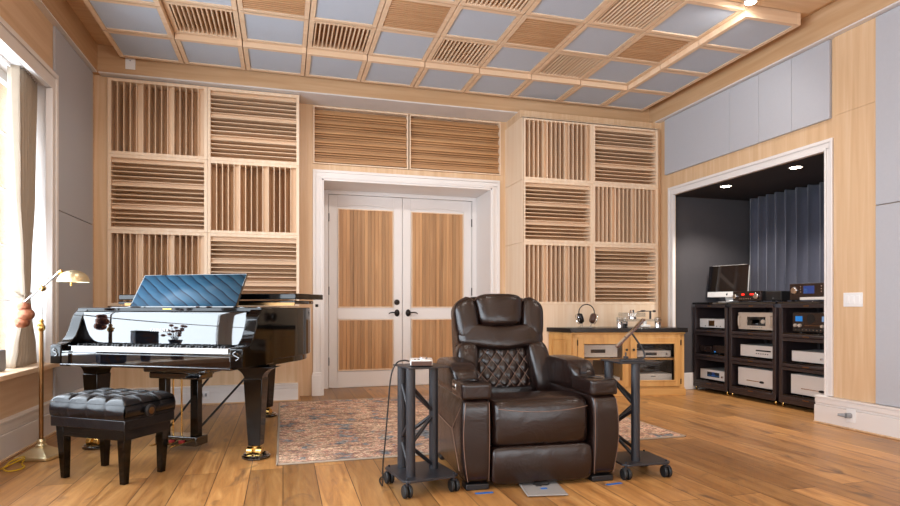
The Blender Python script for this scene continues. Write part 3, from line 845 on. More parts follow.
# lid, folded front flap, hinge
lid = MB(); lid.prism([(x, y) for x, y in rim_outline(.025, .56)][::-1], 1.022, 1.046, 'Z', True); lo = lid.build('lid', 'case', pn, bevel=.005, angle=30)
b = MB(); b.box(-.77, .77, .565, 1.0, 1.056, 1.098); b.build('folded_lid_flap', 'case', pn, bevel=.006)
b = MB(); b.box(-.70, .765, .552, .563, 1.010, 1.032); b.build('long_hinge', 'oldbrass', lo)
q = MB()
for i in range(22): q.cyl((-.74+i*.071, .549, 1.015 + (.012 if i % 2 else 0)), (-.74+i*.071, .553, 1.015 + (.012 if i % 2 else 0)), .0035, n=8)
q.build('hinge_screws', 'oldbrass', lo)
b = MB(); b.cyl((.70, 1.03, 1.0), (.70, 1.03, 1.022), .012); b.cyl((-.70, 1.3, 1.0), (-.70, 1.3, 1.022), .012); b.build('lid_bumpers', 'black', pn)
# legs
def piano_leg(x, y, rot=0):
    b = MB(); T = Matrix.Translation((x, y, 0)) @ Matrix.Rotation(rot, 4, 'Z'); b.T = T
    b.frustum((0, 0, .085), 0.08, 0.08, (0, 0, .53), .125, .125)
    # flared bracket
    n = 8
    prof = []
    for i in range(n+1):
        t = i/n; prof.append((.0575+.095*(1-math.cos(t*PI/2)), .52+.08*math.sin(t*PI/2)))
    poly = [(-p[0], p[1]) for p in prof[::-1]] + [(p[0], p[1]) for p in prof]
    poly = [(prof[-1][0], .605), (-prof[-1][0], .605)] + [(-p[0], p[1]) for p in prof[::-1][1:]] + [(p[0], p[1]) for p in prof[:-1]]
    b.prism(poly, -.0575, .0575, 'Y')
    leg = b.build('leg', 'mahogany', pn, bevel=.004)
    c = MB(); c.T = T
    c.cyl((0, 0, .07), (0, 0, .09), .03); c.cyl((-.05, -.02, .048), (-.012, -.02, .048), .03); c.cyl((.012, -.02, .048), (.05, -.02, .048), .03)
    c.box(-.012, .012, -.03, .03, .04, .075)
    c.build('caster', 'brass', leg, bevel=.002)
    d = MB(); d.T = T
    d.lathe([(0, .001), (.085, .001), (.092, .006), (.092, .016), (.082, .022), (.082, .028), (.065, .032), (.055, .02), (0, .02)], n=32)
    d.build('caster_cup', 'piano', leg)
piano_leg(.685, .19, R(12)); piano_leg(-.57, .16, 0); piano_leg(-.055, 1.53, 0)
# pedal lyre
b = MB(); b.box(-.17, .25, .20, .34, .50, .545); b.box(-.20, .31, .18, .36, .545, .60); b.build('lyre_block', 'piano', pn, bevel=.01)
b = MB()
for x in (-.10, .16): b.box(x-.03, x+.03, .25, .30, .04, .50)
b.build('lyre_posts', 'mahogany', pn, bevel=.003)
ly = MB(); ly.box(-.135, .20, .22, .35, .035, .10); lb = ly.build('lyre_box', 'piano', pn, bevel=.006)
for x in (-.07, .01, .09):
    q = MB(); q.puff((x, .17, .055), (.015, .07, .005), 4, 8); q.build('pedal', 'brass', lb)
    q = MB(); q.box(x-.02, x+.02, .205, .22, .06, .075); q.build('felt', 'red', lb)
b = MB()
for x in (-.025, .045): b.cyl((x, .27, .10), (x, .27, .51), .006, n=10)
b.build('pedal_rods', 'brass', pn)
b = MB(); b.cyl((-.12, .30, .10), (.10, .70, .62), .008, n=10); b.cyl((.12, .30, .10), (.42, .72, .62), .008, n=10); b.build('lyre_braces', 'black', pn)

# ------------------------------------------------------------------ piano bench
bn = thing('piano_bench', 'black tufted leather piano bench with four tapered legs', 'bench', (-.97, 3.935, 0), R(-33.5))
BL, BD = .275, .185
def tuft(u, v):
    x = -BL + 2*BL*u; y = -BD + 2*BD*v
    nx, ny = 4, 3
    gx = abs(math.sin(u*nx*PI)); gy = abs(math.sin(v*ny*PI))
    h = .035 * (gx*gy) ** .28 if gx*gy > 0 else 0
    e = min(u, 1-u)*nx; e2 = min(v, 1-v)*ny
    edge = min(1, (min(e, e2)*2.2))
    z = .452 + h*.6 + .022*math.sqrt(max(0, edge))
    return (x, y, z)
b = MB(); b.grid(tuft, 64, 48)
def skirt(side):
    def fn(u, v):
        # round the cushion's edge down to the frame
        if side in 'fb':
            yy = -1 if side == 'f' else 1
            gx = abs(math.sin(u*4*PI)) ** .35
            return (-BL+2*BL*u, yy*(BD + .014*math.sin(v*PI)*(.55+.45*gx)), .37+.08*v)
        xx = -1 if side == 'l' else 1
        gx = abs(math.sin(u*3*PI)) ** .35
        return (xx*(BL + .014*math.sin(v*PI)*(.55+.45*gx)), -BD+2*BD*u, .385+.06*v)
    return fn
for sd in 'fblr': b.grid(skirt(sd), 64 if sd in 'fb' else 48, 8)
b.box(-BL+.002, BL-.002, -BD+.002, BD-.002, .369, .38)
b.build('cushion', 'blackleather', bn, angle=60)
b = MB()
for i in range(1, 4):
    for j in range(1, 3): b.puff((-BL+2*BL*i/4, -BD+2*BD*j/3, .462), (.008, .008, .005), 2, 6)
b.build('buttons', 'blackleather', bn)
b = MB(); b.box(-BL, BL, -BD, BD, .31, .368); b.build('apron', 'blackleather', bn, bevel=.004)
b = MB(); b.box(-BL+.02, BL-.02, -BD+.02, BD-.02, .25, .312); b.build('frame', 'mahogany', bn, bevel=.004)
for x in (-1, 1):
    for y in (-1, 1):
        b = MB(); b.frustum((x*(BL-.055), y*(BD-.05), 0), .034, .034, (x*(BL-.048), y*(BD-.044), .31), .056, .056); b.build('leg', 'mahogany', bn, bevel=.003)
b = MB(); b.lathe([(0, .0), (.0, .0)], n=3) if False else None
for x in (1,):
    b = MB(); b.lathe([(.012, 0), (.012, .015), (.034, .018), (.036, .03), (.03, .036), (.008, .036), (0, .038)], (x*BL, -.03, .405), axis='X', n=24); k = b.build('height_knob', 'black', bn)
    q = MB(); q.lathe([(.02, .0365), (.012, .0395), (0, .04)], (x*BL, -.03, .405), axis='X', n=24); q.build('knob_inlay', 'oldbrass', k)

# ------------------------------------------------------------------ brass floor lamp
lp = thing('floor_lamp', 'brass swing-arm floor lamp with domed shade beside the piano', 'lamp', (-1.545, 4.51, 0), R(-16))
b = MB(); b.puff((0, 0, .014), (.115, .115, .014), 10, 8); b.frustum((0, 0, .026), .2, .2, (0, 0, .05), .13, .13); b.frustum((0, 0, .05), .13, .13, (0, 0, .075), .06, .06)
b.lathe([(.03, .07), (.034, .085), (.022, .095), (.028, .11), (.02, .125)], n=20)
b.build('base', 'palebrass', lp, bevel=.004)
b = MB(); b.cyl((0, 0, .12), (0, 0, .86), .0135, .0135); b.build('pole', 'oldbrass', lp)
b = MB(); b.lathe([(.014, .84), (.022, .85), (.024, .87), (.016, .885), (.012, .90), (.017, .905), (.01, .92)], n=20); b.cyl((.0, -.03, .88), (0, -.01, .88), .008); b.build('collar', 'brass', lp)
b = MB(); b.cyl((0, 0, .9), (0, 0, 1.115), .007); b.build('upper_pole', 'chrome', lp)
b = MB(); b.lathe([(0, -.02), (.02, -.02), (.022, 0), (.02, .02), (0, .02)], (0, 0, 1.125), axis='Y', n=20); b.puff((0, 0, 1.125), (.024, .024, .02), 2, 8); b.build('joint', 'brass', lp)
b = MB(); b.cyl((-.115, 0, 1.03), (.125, 0, 1.235), .0065); b.build('arm', 'chrome', lp)
b = MB(); b.cyl((.115, 0, 1.225), (.14, 0, 1.238), .014); b.build('arm_end', 'brass', lp)
b = MB()
pr = []
for i in range(13):
    a = i/12*PI/2; pr.append((.092*math.cos(a), .085*math.sin(a)))
def shade(sc):
    return [(r*sc, z*sc) for r, z in pr]
b.lathe(shade(1), n=32); b.lathe([(r*.97, z*.97) for r, z in pr], n=32)
b.v = [(x*1.05+.215, y*.95, z*.95+1.165) for x, y, z in b.v]
b.build('lamp_shade', 'palebrass', lp, angle=60)
b = MB(); b.cyl((.20, 0, 1.165), (.20, 0, 1.15), .006); b.puff((.20, 0, 1.145), (.008, .008, .008), 2, 6); b.build('switch_knob', 'brass', lp)
b = MB(); b.puff((-.118, 0, 1.0), (.042, .035, .035), 2.2, 10); b.puff((-.105, 0, .95), (.055, .045, .042), 2.2, 10); b.puff((-.13, 0, .90), (.048, .042, .04), 2.2, 10); b.cyl((-.115, 0, 1.03), (-.115, 0, .98), .006)
b.build('counterweight', 'shell', lp)
b = MB(); P = []
for i in range(50):
    t = i/49; P.append((-1.66 - .05*t + .05*math.sin(t*9) - .0*t, 4.40 - .55*t + .05*math.cos(t*11), .006 + .012*abs(math.sin(t*7))))
P = [(-1.60, 4.40, .02), (-1.59, 4.33, .007), (-1.55, 4.26, .007), (-1.55, 4.19, .007), (-1.60, 4.16, .007), (-1.645, 4.22, .012), (-1.63, 4.30, .02), (-1.60, 4.38, .03), (-1.62, 4.43, .03), (-1.67, 4.38, .015), (-1.66, 4.25, .008), (-1.68, 4.10, .007), (-1.67, 3.9, .007), (-1.68, 3.6, .007)]
def smooth_path(P, n=8):
    V = [Vector(p) for p in P]; out = []
    for i in range(len(V)-1):
        p0, p1, p2, p3 = V[max(0, i-1)], V[i], V[i+1], V[min(len(V)-1, i+2)]
        for k in range(n):
            t = k/n; out.append(.5*((2*p1)+(-p0+p2)*t+(2*p0-5*p1+4*p2-p3)*t*t+(-p0+3*p1-3*p2+p3)*t*t*t))
    out.append(V[-1]); return out
b.tube(smooth_path(P), .0045, 8); cordm = (Matrix.Translation(lp.location) @ Matrix.Rotation(R(-16), 4, 'Z')).inverted(); b.v = [tuple(cordm @ Vector(v)) for v in b.v]; b.build('power_cord', 'yellow', lp)

# ------------------------------------------------------------------ recliner
rc = thing('leather_recliner', 'dark brown leather power recliner with quilted back and cup holders', 'recliner', (1.392, 3.03, 0), R(-3))
b = MB(); b.box(-.27, .27, .05, .80, .05, .30); b.build('base_frame', 'black', rc, bevel=.01)
for s in (-1, 1):
    for y in (.05, .72):
        b = MB(); b.box(s*.372-.066, s*.372+.066, y-.045, y+.05, 0, .034); b.build('foot', 'black', rc, bevel=.006)
# seat cushion with rolled front
def seatfn(x, y, z):
    k = 1 - (x/.28)**2*.25
    if z > .40: z += .020*k*max(0, 1-abs((y-.18)/.4)) - .11*max(0, (y-.22))
    if y < .12: y -= .022*k*math.sin(max(0, min(1, (z-.21)/.27))*PI)
    return (x, y, z)
b = MB(); b.puff((0, .34, .348), (.296, .34, .132), 10, 20, seatfn)
st = b.build('seat_cushion', 'leather', rc, angle=80)
b = MB()
b.tube([(x, -.016-.012*(1-(x/.29)**2), .447-.026*(1-(x/.29)**2)) for x in [-.265+.53*i/24 for i in range(25)]], .0014, 6)
b.build('seam', 'thread', st)
def footfn(x, y, z):
    if y < .05: y -= .015*math.sin(max(0, min(1, (z-.03)/.21))*PI)
    return (x, y, z)
b = MB(); b.puff((0, .035, .127), (.296, .05, .105), 9, 16, footfn); b.build('footrest', 'leather', rc, angle=80)
# arms
def arm(s):
    def afn(x, y, z):
        # outer face bulges, narrower toward the floor
        o = (x*s-.297)/.16
        t = max(0, min(1, (z-.05)/.46))
        if o > .3: x += s*(.022*math.sin(t*PI) - .010*(1-t))
        if y < .25: y -= .015*math.sin(t*PI*.9)
        return (x, y, z)
    b = MB(); b.puff((s*.376, .415, .268), (.079, .425, .234), 13, 16, afn)
    a = b.build('armrest', 'leather', rc, angle=70)
    q = MB()
    for xx in (.312, .440):
        pts = [afn(s*xx, -.008, z) for z in [.05+.43*i/16 for i in range(17)]]
        q.tube([(p[0], p[1]-.0, p[2]) for p in pts], .0013, 6)
    q.build('seam', 'thread', a)
    q = MB(); q.tube([(s*.449+s*.016, .05, .50), (s*.449+s*.025, .19, .33), (s*.449+s*.01, .07, .10)] if False else [(s*.461, .03, .45), (s*.478, .17, .31), (s*.464, .05, .10)], .002, 6); q.tube([(s*.478, .17, .31), (s*.477, .78, .33)], .002, 6); q.build('side_seam', 'thread', a)
    # console with cup holder
    c = MB(); c.puff((s*.376, .125, .540), (.086, .14, .045), 10, 14)
    co = c.build('console', 'leather', rc, angle=70)
    q = MB(); q.lathe([(.042, 0), (.046, .006), (.038, .006), (.036, -.03), (0, -.03)], (s*.376, .11, .583), n=28); q.build('cup_holder', 'blackgloss', co)
    # padded top
    def pfn(x, y, z):
        if z > .6: z += .015*math.sin(max(0, min(1, (y-.22)/.6))*PI)
        if y < .32 and z > .55: z -= (.32-y)*.35
        return (x, y, z)
    c = MB(); c.puff((s*.374, .505, .575), (.088, .29, .09), 4.5, 18, pfn); c.build('arm_pad', 'leather', rc, angle=80)
    if s < 0:
        q = MB(); q.box(-.4655, -.4605, .14, .21, .525, .565); q.build('control_panel', 'chrome', co, bevel=.002)
        for y in (.155, .175, .195):
            q = MB(); q.cyl((-.468, y, .545), (-.465, y, .545), .006, n=12); q.build('button', 'black', co)
arm(-1); arm(1)
# backrest: local frame tilted back
BT = Matrix.Translation((0, .66, .455)) @ Matrix.Rotation(R(-14), 4, 'X')
def bb(): 
    b = MB(); b.T = BT; return b
b = bb()
def backfn(x, y, z):
    return (x*(1 - .05*max(0, z-.3)), y, z - .05*(x/.3)**4*max(0, min(1, (z-.4)/.2)))
b.puff((0, .14, .30), (.30, .09, .36), 9, 14, backfn); bk = b.build('backrest', 'leather', rc, angle=80)
for s in (-1, 1):
    b = bb()   # upper wings
    b.puff((s*.235, .07, .475), (.085, .095, .165), 3.4, 14, lambda x, y, z: (x + s*.012*(z-.49)/.16, y - .02, z - max(0, z-.5)*.35*max(0, (x*s-.22)/.1))); b.build('upper_wing', 'leather', bk, angle=80)
    b = bb()   # lower bolsters
    b.puff((s*.245, .05, .14), (.078, .10, .185), 3.8, 14, lambda x, y, z: (x - s*.02*(z-.16)/.17 + s*.012, y-.012, z)); b.build('side_bolster', 'leather', bk, angle=80)
b = bb(); b.puff((0, .035, .535), (.165, .085, .118), 4.2, 16, lambda x, y, z: (x*(1+.10*(z-.53)/.12), y-.012*math.cos(x/.165*PI/2), z)); pw = b.build('head_pillow', 'leather', bk, angle=80)
b = bb(); b.puff((0, .045, .352), (.305, .088, .085), 4.5, 16, lambda x, y, z: (x, y-.012*math.cos(x*5), z-.012*math.cos(x/.26*PI)*1)); b.build('neck_band', 'leather', bk, angle=80)
# quilted centre
def quilt(u, v):
    x = -.185+.37*u; z = .01 + .295*v
    a = (x/.078 + z/.10); c = (x/.078 - z/.10)
    g = (abs(math.sin(a*PI))*abs(math.sin(c*PI)))**.45
    edge = min(1, min(u, 1-u)*14)*min(1, min(v, 1-v)*14)
    return (x, .024 - .011*g*edge - .022*math.cos(x/.185*PI/2), z)
b = bb(); b.grid(quilt, 110, 90); b.box(-.185, .185, .035, .09, .0, .31); qp = b.build('quilted_panel', 'leather', bk, angle=80)
b = bb()
def qline(sgn, k):
    pts = []
    for i in range(41):
        x = -.185+.37*i/40
        z = sgn*(k - x/.078)*.10 if sgn > 0 else -(k - x/.078)*.10
        if .015 < z < .30: pts.append((x, .0225-.022*math.cos(x/.185*PI/2)-.0005, z))
    return pts
for k in range(-6, 8):
    for sg in (1, -1):
        pts = qline(sg, k)
        if len(pts) > 1: b.tube(pts, .0017, 5)
b.build('quilt_stitching', 'thread', qp)

# remote lying on the right console
t = thing('remote_control', 'slim black remote leaning on the right arm of the recliner', 'remote', (1.745, 3.205, .616), R(-30))
q = MB(); q.T = Matrix.Rotation(R(14), 4, 'X'); q.puff((0, 0, .006), (.017, .06, .007), 8, 8); q.build('body', 'iron', t)
q = MB(); q.T = Matrix.Rotation(R(14), 4, 'X'); q.cyl((0, .03, .011), (0, .03, .0135), .009, n=14); q.build('button', 'black', t)
# tape marks
for i, (x, y, lab) in enumerate(((1.04, 3.0, 'blue tape mark on the floor by the left recliner foot'), (1.80, 2.955, 'blue tape mark on the floor by the right recliner foot'))):
    q = MB(); q.box(-.05, .05, -.012, .012, .0005, .0018); q.T = Matrix.Identity(4)
    o = q.build('floor_tape', 'tape'); o.location = (x, y, 0); o.rotation_euler = (0, 0, R(-3+i*8)); tag(o, lab, 'tape', 'blue tape marks on the floor')

# metal plate poking out under the recliner
t = thing('metal_plate', 'thin grey metal plate with blue tape poking from under the recliner', 'plate', (1.37, 2.975, .006), R(-10))
q = MB(); q.box(-.115, .105, -.13, .2, 0, .004); q.box(-.115, -.109, -.13, .2, .004, .009); q.build('tray', 'plategrey', t, bevel=.001)
q = MB(); q.box(-.015, .02, -.03, -.005, .0042, .0052); q.build('tape', 'tape', t)
q = MB(); q.tube([(-.04, .05, .009), (0, .03, .012), (.03, .035, .009), (.05, .05, .009)], .004, 6); q.box(-.03, .0, .02, .04, .004, .012); q.build('wire', 'black', t)
q = MB()
for x in (-.10, .09):
    for y in (-.11, .18): q.cyl((x, y, -.006), (x, y, 0), .008, n=10)
q.build('feet', 'rubber', t)

# ------------------------------------------------------------------ steel stands either side
def stand(label, loc, rot, tubes, plate, w=.36, d=.34):
    t = thing('speaker_stand', label, 'stand', loc, rot, 'black steel stands beside the recliner')
    b = MB()
    ch = .03
    b.prism([(-w/2+ch, -d/2), (w/2-ch, -d/2), (w/2, -d/2+ch), (w/2, d/2-ch), (w/2-ch, d/2), (-w/2+ch, d/2), (-w/2, d/2-ch), (-w/2, -d/2+ch)], .082, .094)
    b.build('base_plate', 'iron', t, bevel=.002)
    b = MB(); x0, x1, y0, y1 = plate
    b.box(x0, x1, y0, y1, .668, .676); b.build('top_plate', 'iron', t, bevel=.002)
    for x, y in tubes:
        b = MB(); b.cyl((x, y, .094), (x, y, .668), .0255, n=28); b.build('column', 'iron', t)
    # zigzag braces between columns
    b = MB()
    for i in range(3):
        p, q = tubes[i], tubes[(i+1) % 3]
        if i == 2: p, q = q, p
        zs = [.60, .43, .42, .16] if i != 2 else [.58, .40, .36, .14]
        zz = [.56, .40, .40, .25, .14]
        a = p; c = q
        b.cyl((a[0], a[1], .58), (c[0], c[1], .41), .0105, n=12); b.cyl((c[0], c[1], .40), (a[0], a[1], .26), .0105, n=12); b.cyl((a[0], a[1], .25), (c[0], c[1], .11), .0105, n=12)
    b.build('truss_rods', 'iron', t)
    for x in (-w/2+.025, w/2-.025):
        for y in (-d/2+.03, d/2-.03):
            b = MB(); b.cyl((x, y, .094), (x, y, .104), .006, n=10); b.cyl((x, y, .06), (x, y, .082), .008, n=10)
            b.box(x-.016, x+.016, y-.012, y+.012, .06, .07)
            c = b.build('caster_fork', 'iron', t, bevel=.001)
            q = MB()
            for s in (-1, 1): q.lathe([(0, -.009), (.030, -.009), (.034, -.005), (.034, .005), (.030, .009), (0, .009)], (x+s*.014, y, .034), axis='X', n=20)
            q.build('wheel', 'rubber', c)
    return t
stand('black triangular-truss steel stand on casters left of the recliner', (.7355, 3.196, 0), R(9), [(-.072, .105), (-.0915, -.083), (.082, .011)], (-.115, .125, -.115, .135), .32, .35)
stand('black triangular-truss steel stand on casters right of the recliner', (2.045, 3.12, 0), R(-3), [(-.115, .115), (-.037, -.065), (.072, .125)], (-.15, .115, -.10, .155), .31, .30)

t = thing('control_box', 'small silver control box with round dial on the left stand', 'controller', (.74, 3.20, .678), R(-12))
q = MB(); q.puff((0, 0, .018), (.062, .085, .016), 12, 8); q.build('body', 'silver', t)
q = MB(); q.box(-.056, .056, -.089, -.084, .004, .028); q.build('front_panel', 'tabletbrown', t, bevel=.001)
q = MB(); q.cyl((.01, .0, .034), (.01, .0, .044), .024, n=24); q.build('dial', 'chrome', t)
for x in (-.035, -.015): 
    q = MB(); q.cyl((x, -.055, .034), (x, -.055, .037), .006, n=12); q.build('button', 'black', t)
b = MB(); b.tube(smooth_path([(.672, 3.20, .70), (.64, 3.20, .705), (.60, 3.20, .69), (.57, 3.20, .62), (.555, 3.21, .45), (.54, 3.22, .25), (.53, 3.23, .13), (.53, 3.235, .03), (.53, 3.27, .007), (.55, 3.42, .006), (.70, 3.55, .006)]), .0042, 8)
tag(b.build('audio_cable', 'cable'), 'black cable hanging from the control box down to the floor', 'cable')

# tablet on its bent-wire holder
t = thing('tablet_holder', 'black bent-wire tablet holder on the right stand', 'tablet holder', (2.015, 3.11, .677), R(-29))
q = MB(); q.puff((0, 0, .004), (.075, .05, .004), 8, 8); q.build('base', 'iron', t)
q = MB(); q.tube(smooth_path([(.03, 0, .006), (.068, 0, .02), (.07, 0, .05), (.05, 0, .09), (.02, 0, .135), (.0, 0, .165)]), .0055, 8); q.build('neck', 'iron', t)
q = MB(); q.cyl((-.035, 0, .008), (-.035, 0, .05), .005, n=10); q.cyl((-.05, 0, .02), (-.02, 0, .02), .007, n=10); q.build('clip', 'iron', t)
t2 = thing('tablet_computer', 'dark brown tablet seen edge-on, leaning above the right stand', 'tablet', (2.008, 3.118, .842), R(-29))
q = MB(); q.T = Matrix.Rotation(R(-47), 4, 'Y'); q.puff((0, 0, 0), (.118, .08, .0055), 14, 12); q.build('body', 'tabletbrown', t2)
q = MB(); q.T = Matrix.Rotation(R(-47), 4, 'Y'); q.box(-.110, .110, -.072, .072, .0045, .0062); q.build('screen', 'blackgloss', t2)

# ------------------------------------------------------------------ pine cabinet across the corner
CA = math.atan2(5.72-5.976, 4.38-3.12)
cab = thing('pine_cabinet', 'honey pine corner cabinet with two glass doors and black stone top', 'cabinet', (3.75, 5.848, 0), CA)
W = .643
b = MB(); D = .42
# carcass: sides, bottom, back, shelf, stile
b.box(-W, -W+.03, 0, D, .03, .712); b.box(W-.03, W, 0, D, .03, .712); b.box(-W, W, D-.02, D, .03, .712); b.box(-W, W, 0, D, .05, .10); b.box(-W, W, 0, D, .685, .712)
b.box(-.035, .035, 0, D-.02, .10, .675)
b.box(-W, -W+.05, -.004, .02, .03, .70); b.box(W-.05, W, -.004, .02, .03, .70); b.box(-W, W, -.004, .02, .655, .712)
b.build('carcass', 'pine', cab, bevel=.002)
b = MB(); b.box(-W+.03, -.036, D-.03, D-.021, .101, .674); b.box(.036, W-.03, D-.03, D-.021, .101, .674); b.box(-W+.0305, -W+.034, .02, D-.03, .101, .674); b.box(W-.034, W-.0305, .02, D-.03, .101, .674); b.build('lining', 'dial', cab)
b = MB(); b.box(-W-.012, W+.012, -.02, D, .0, .075); b.box(-W-.004, W+.004, -.010, D, .075, .092); b.build('plinth', 'pinex', cab, bevel=.004)
b = MB(); b.box(-W-.01, W+.01, -.014, .01, .696, .716); b.build('cornice', 'pinex', cab, bevel=.005)
b = MB(); b.box(-W+.03, -.035, .04, D-.02, .40, .418); b.box(.035, W-.03, .04, D-.02, .40, .418); b.build('shelf', 'pinex', cab)
# chamfered left wing with raised panel
wing = MB(); wing.T = Matrix.Translation((-W, 0, 0)) @ Matrix.Rotation(R(125), 4, 'Z')
wing.box(0, .33, -.0, .02, .03, .712)
for x0, x1, z0, z1 in ((0, .05, .1, .69), (.28, .33, .1, .69), (.05, .28, .63, .69), (.05, .28, .1, .16)): wing.box(x0, x1, .02, .03, z0, z1)
wing.box(.085, .245, .02, .028, .19, .60); wing.box(-.01, .26, .02, .036, 0, .09)
wing.build('side_wing', 'pine', cab, bevel=.003)
b = MB(); b.prism([(-W-.03, -.03), (W+.03, -.03), (W+.045, .30), (W-.15, .44), (-W-.15, .44), (-W-.235, .265)], .716, .764); b.build('stone_top', 'granite', cab, bevel=.004)
def cab_door(x0, x1, knob_x, hx):
    b = MB(); z0, z1 = .105, .655; st = .058
    b.box(x0, x0+st, -.022, -.004, z0, z1); b.box(x1-st, x1, -.022, -.004, z0, z1); b.box(x0+st, x1-st, -.022, -.004, z0, z0+st); b.box(x0+st, x1-st, -.022, -.004, z1-st, z1)
    i = .012
    b.box(x0+st-.002, x0+st+i, -.028, -.004, z0+st, z1-st); b.box(x1-st-i, x1-st+.002, -.028, -.004, z0+st, z1-st)
    b.box(x0+st, x1-st, -.028, -.004, z0+st-.002, z0+st+i); b.box(x0+st, x1-st, -.028, -.004, z1-st-i, z1-st+.002)
    d = b.build('door', 'pine', cab, bevel=.003)
    q = MB(); q.box(x0+st, x1-st, -.014, -.011, z0+st, z1-st); q.build('glass_pane', 'smoked', d)
    q = MB(); q.lathe([(.006, 0), (.006, -.012), (.014, -.018), (.014, -.026), (0, -.030)], (knob_x, -.022, .52), axis='Y', n=16); q.build('knob', 'black', d)
    for z in (.16, .60):
        q = MB(); q.cyl((hx, -.024, z-.03), (hx, -.024, z+.03), .006, n=10); q.build('hinge', 'bronze', d)
cab_door(-W+.052, -.012, -.04, -W+.048); cab_door(.012, W-.052, .04, W-.048)
CM = Matrix.Translation((3.75, 5.848, 0)) @ Matrix.Rotation(CA, 4, 'Z')
def on_cab(x, y, z):
    p = CM @ Vector((x, y, z)); return tuple(p)

def component(name, label, loc, rot, w, d, h, body='silver', face='silver', feats=(), group=None, feet=.012):
    """hi-fi box: body, front panel, feet and what sits on the panel. local -y is the front, origin at the bottom centre of the front"""
    t = thing(name, label, 'hi-fi component', loc, rot, group)
    q = MB(); q.box(-w/2+.004, w/2-.004, .004, d, feet, h); q.build('casing', body, t, bevel=.002)
    q = MB(); q.box(-w/2, w/2, -.008, .006, feet, h); q.build('front_panel', face, t, bevel=.003)
    for x in (-w/2+.05, w/2-.05):
        for y in (.05, d-.05):
            q = MB(); q.cyl((x, y, 0), (x, y, feet+.001), .018, n=14); q.build('foot', 'black', t)
    for f in feats:
        k = f[0]; q = MB()
        if k == 'knob':
            _, x, z, r, m = f; q.lathe([(r, 0), (r, -.014), (r*.85, -.02), (0, -.02)], (x, -.008, z), axis='Y', n=24); q.build('knob', m, t)
        elif k == 'rect':
            _, x0, x1, z0, z1, m, nm = f; q.box(x0, x1, -.0105, -.007, z0, z1); q.build(nm, m, t, bevel=.0008, seg=1)
        elif k == 'buttons':
            _, xs, z, r, m = f
            for x in xs:
                q = MB(); q.cyl((x, -.012, z), (x, -.007, z), r, n=10); q.build('button', m, t)
        elif k == 'oval':
            _, x, z, a, bb_, m, nm = f
            q.lathe([(0, -.0105), (1, -.0105), (1, -.007)], (0, 0, 0), axis='Y', n=24)
            q.v = [(v[0]*a+x, v[1], v[2]*bb_+z) for v in q.v]; q.build(nm, m, t)
        elif k == 'handle':
            _, x, z0, z1 = f
            q.tube(smooth_path([(x, -.006, z0), (x, -.035, z0+.004), (x, -.035, z1-.004), (x, -.006, z1)], 5), .007, 8); q.build('handle', 'champagne', t)
        elif k == 'text':
            _, s, x, z, size, m = f; text('lettering', s, size, m, t, (x, -.0088, z), (PI/2, 0, 0))
    return t
component('cd_player', 'silver disc player with dark tray window, upper shelf behind left cabinet door', on_cab(-.33, .07, .419), CA, .44, .28, .155, feats=[('rect', -.09, .08, .06, .10, 'black', 'disc_tray'), ('rect', -.2, -.15, .05, .055, 'black', 'logo_bar')])
component('power_amplifier', 'silver amplifier on the lower shelf behind left cabinet door', on_cab(-.30, .07, .101), CA, .44, .28, .10, feats=[('rect', -.03, .03, .055, .062, 'black', 'label_strip')])
component('network_player', 'slim silver player on the upper shelf behind right cabinet door', on_cab(.30, .07, .419), CA, .43, .28, .085, feats=[('rect', -.08, .05, .03, .062, 'black', 'display'), ('knob', .16, .045, .012, 'chrome')])
component('power_amplifier', 'plain silver amplifier on the lower shelf behind right cabinet door', on_cab(.31, .07, .101), CA, .44, .28, .135, feats=[('rect', -.03, .03, .105, .112, 'black', 'label_strip')])

# headphones on a clear stand
hp = thing('headphones', 'dark over-ear headphones standing on the pine cabinet top', 'headphones', on_cab(-.455, .10, .764), CA+R(8))
b = MB(); b.tube([(.085*math.cos(a), 0, .155+.082*math.sin(a)) for a in [R(-12)+R(204)*i/24 for i in range(25)]], .0055, 8); b.build('headband', 'iron', hp)
for s in (-1, 1):
    b = MB(); b.T = Matrix.Translation((s*.072, 0, .095)) @ Matrix.Rotation(s*R(16), 4, 'Y')
    b.puff((0, 0, 0), (.024, .038, .055), 2.4, 12); b.puff((s*-.016, 0, 0), (.014, .034, .048), 3, 10); ec = b.build('ear_cup', 'blackleather' if s < 0 else 'tabletbrown', hp)
    b = MB(); b.T = Matrix.Translation((s*.072, 0, .095)) @ Matrix.Rotation(s*R(16), 4, 'Y')
    b.tube([(s*.026, .036*math.cos(a), .052*math.sin(a)) for a in [i*2*PI/20 for i in range(20)]], .003, 6, closed=True); b.build('yoke', 'chrome', ec)
b = MB(); b.puff((0, 0, .006), (.08, .05, .006), 8, 8); b.build('stand_base', 'acrylic', hp)
b = MB()
for s in (-1, 1): b.tube([(s*.04, 0, .01), (s*.05, 0, .03), (s*.045, 0, .05)], .006, 8)
b.build('stand_prongs', 'acrylic', hp); hp.scale = (1.12, 1.12, 1.12)
b = MB(); b.tube(smooth_path([(-.065, -.01, .04), (-.08, -.02, .015), (-.13, -.03, .006), (-.16, -.01, .005), (-.12, .01, .005)]), .003, 6); b.build('headphone_cable', 'curtain', hp)

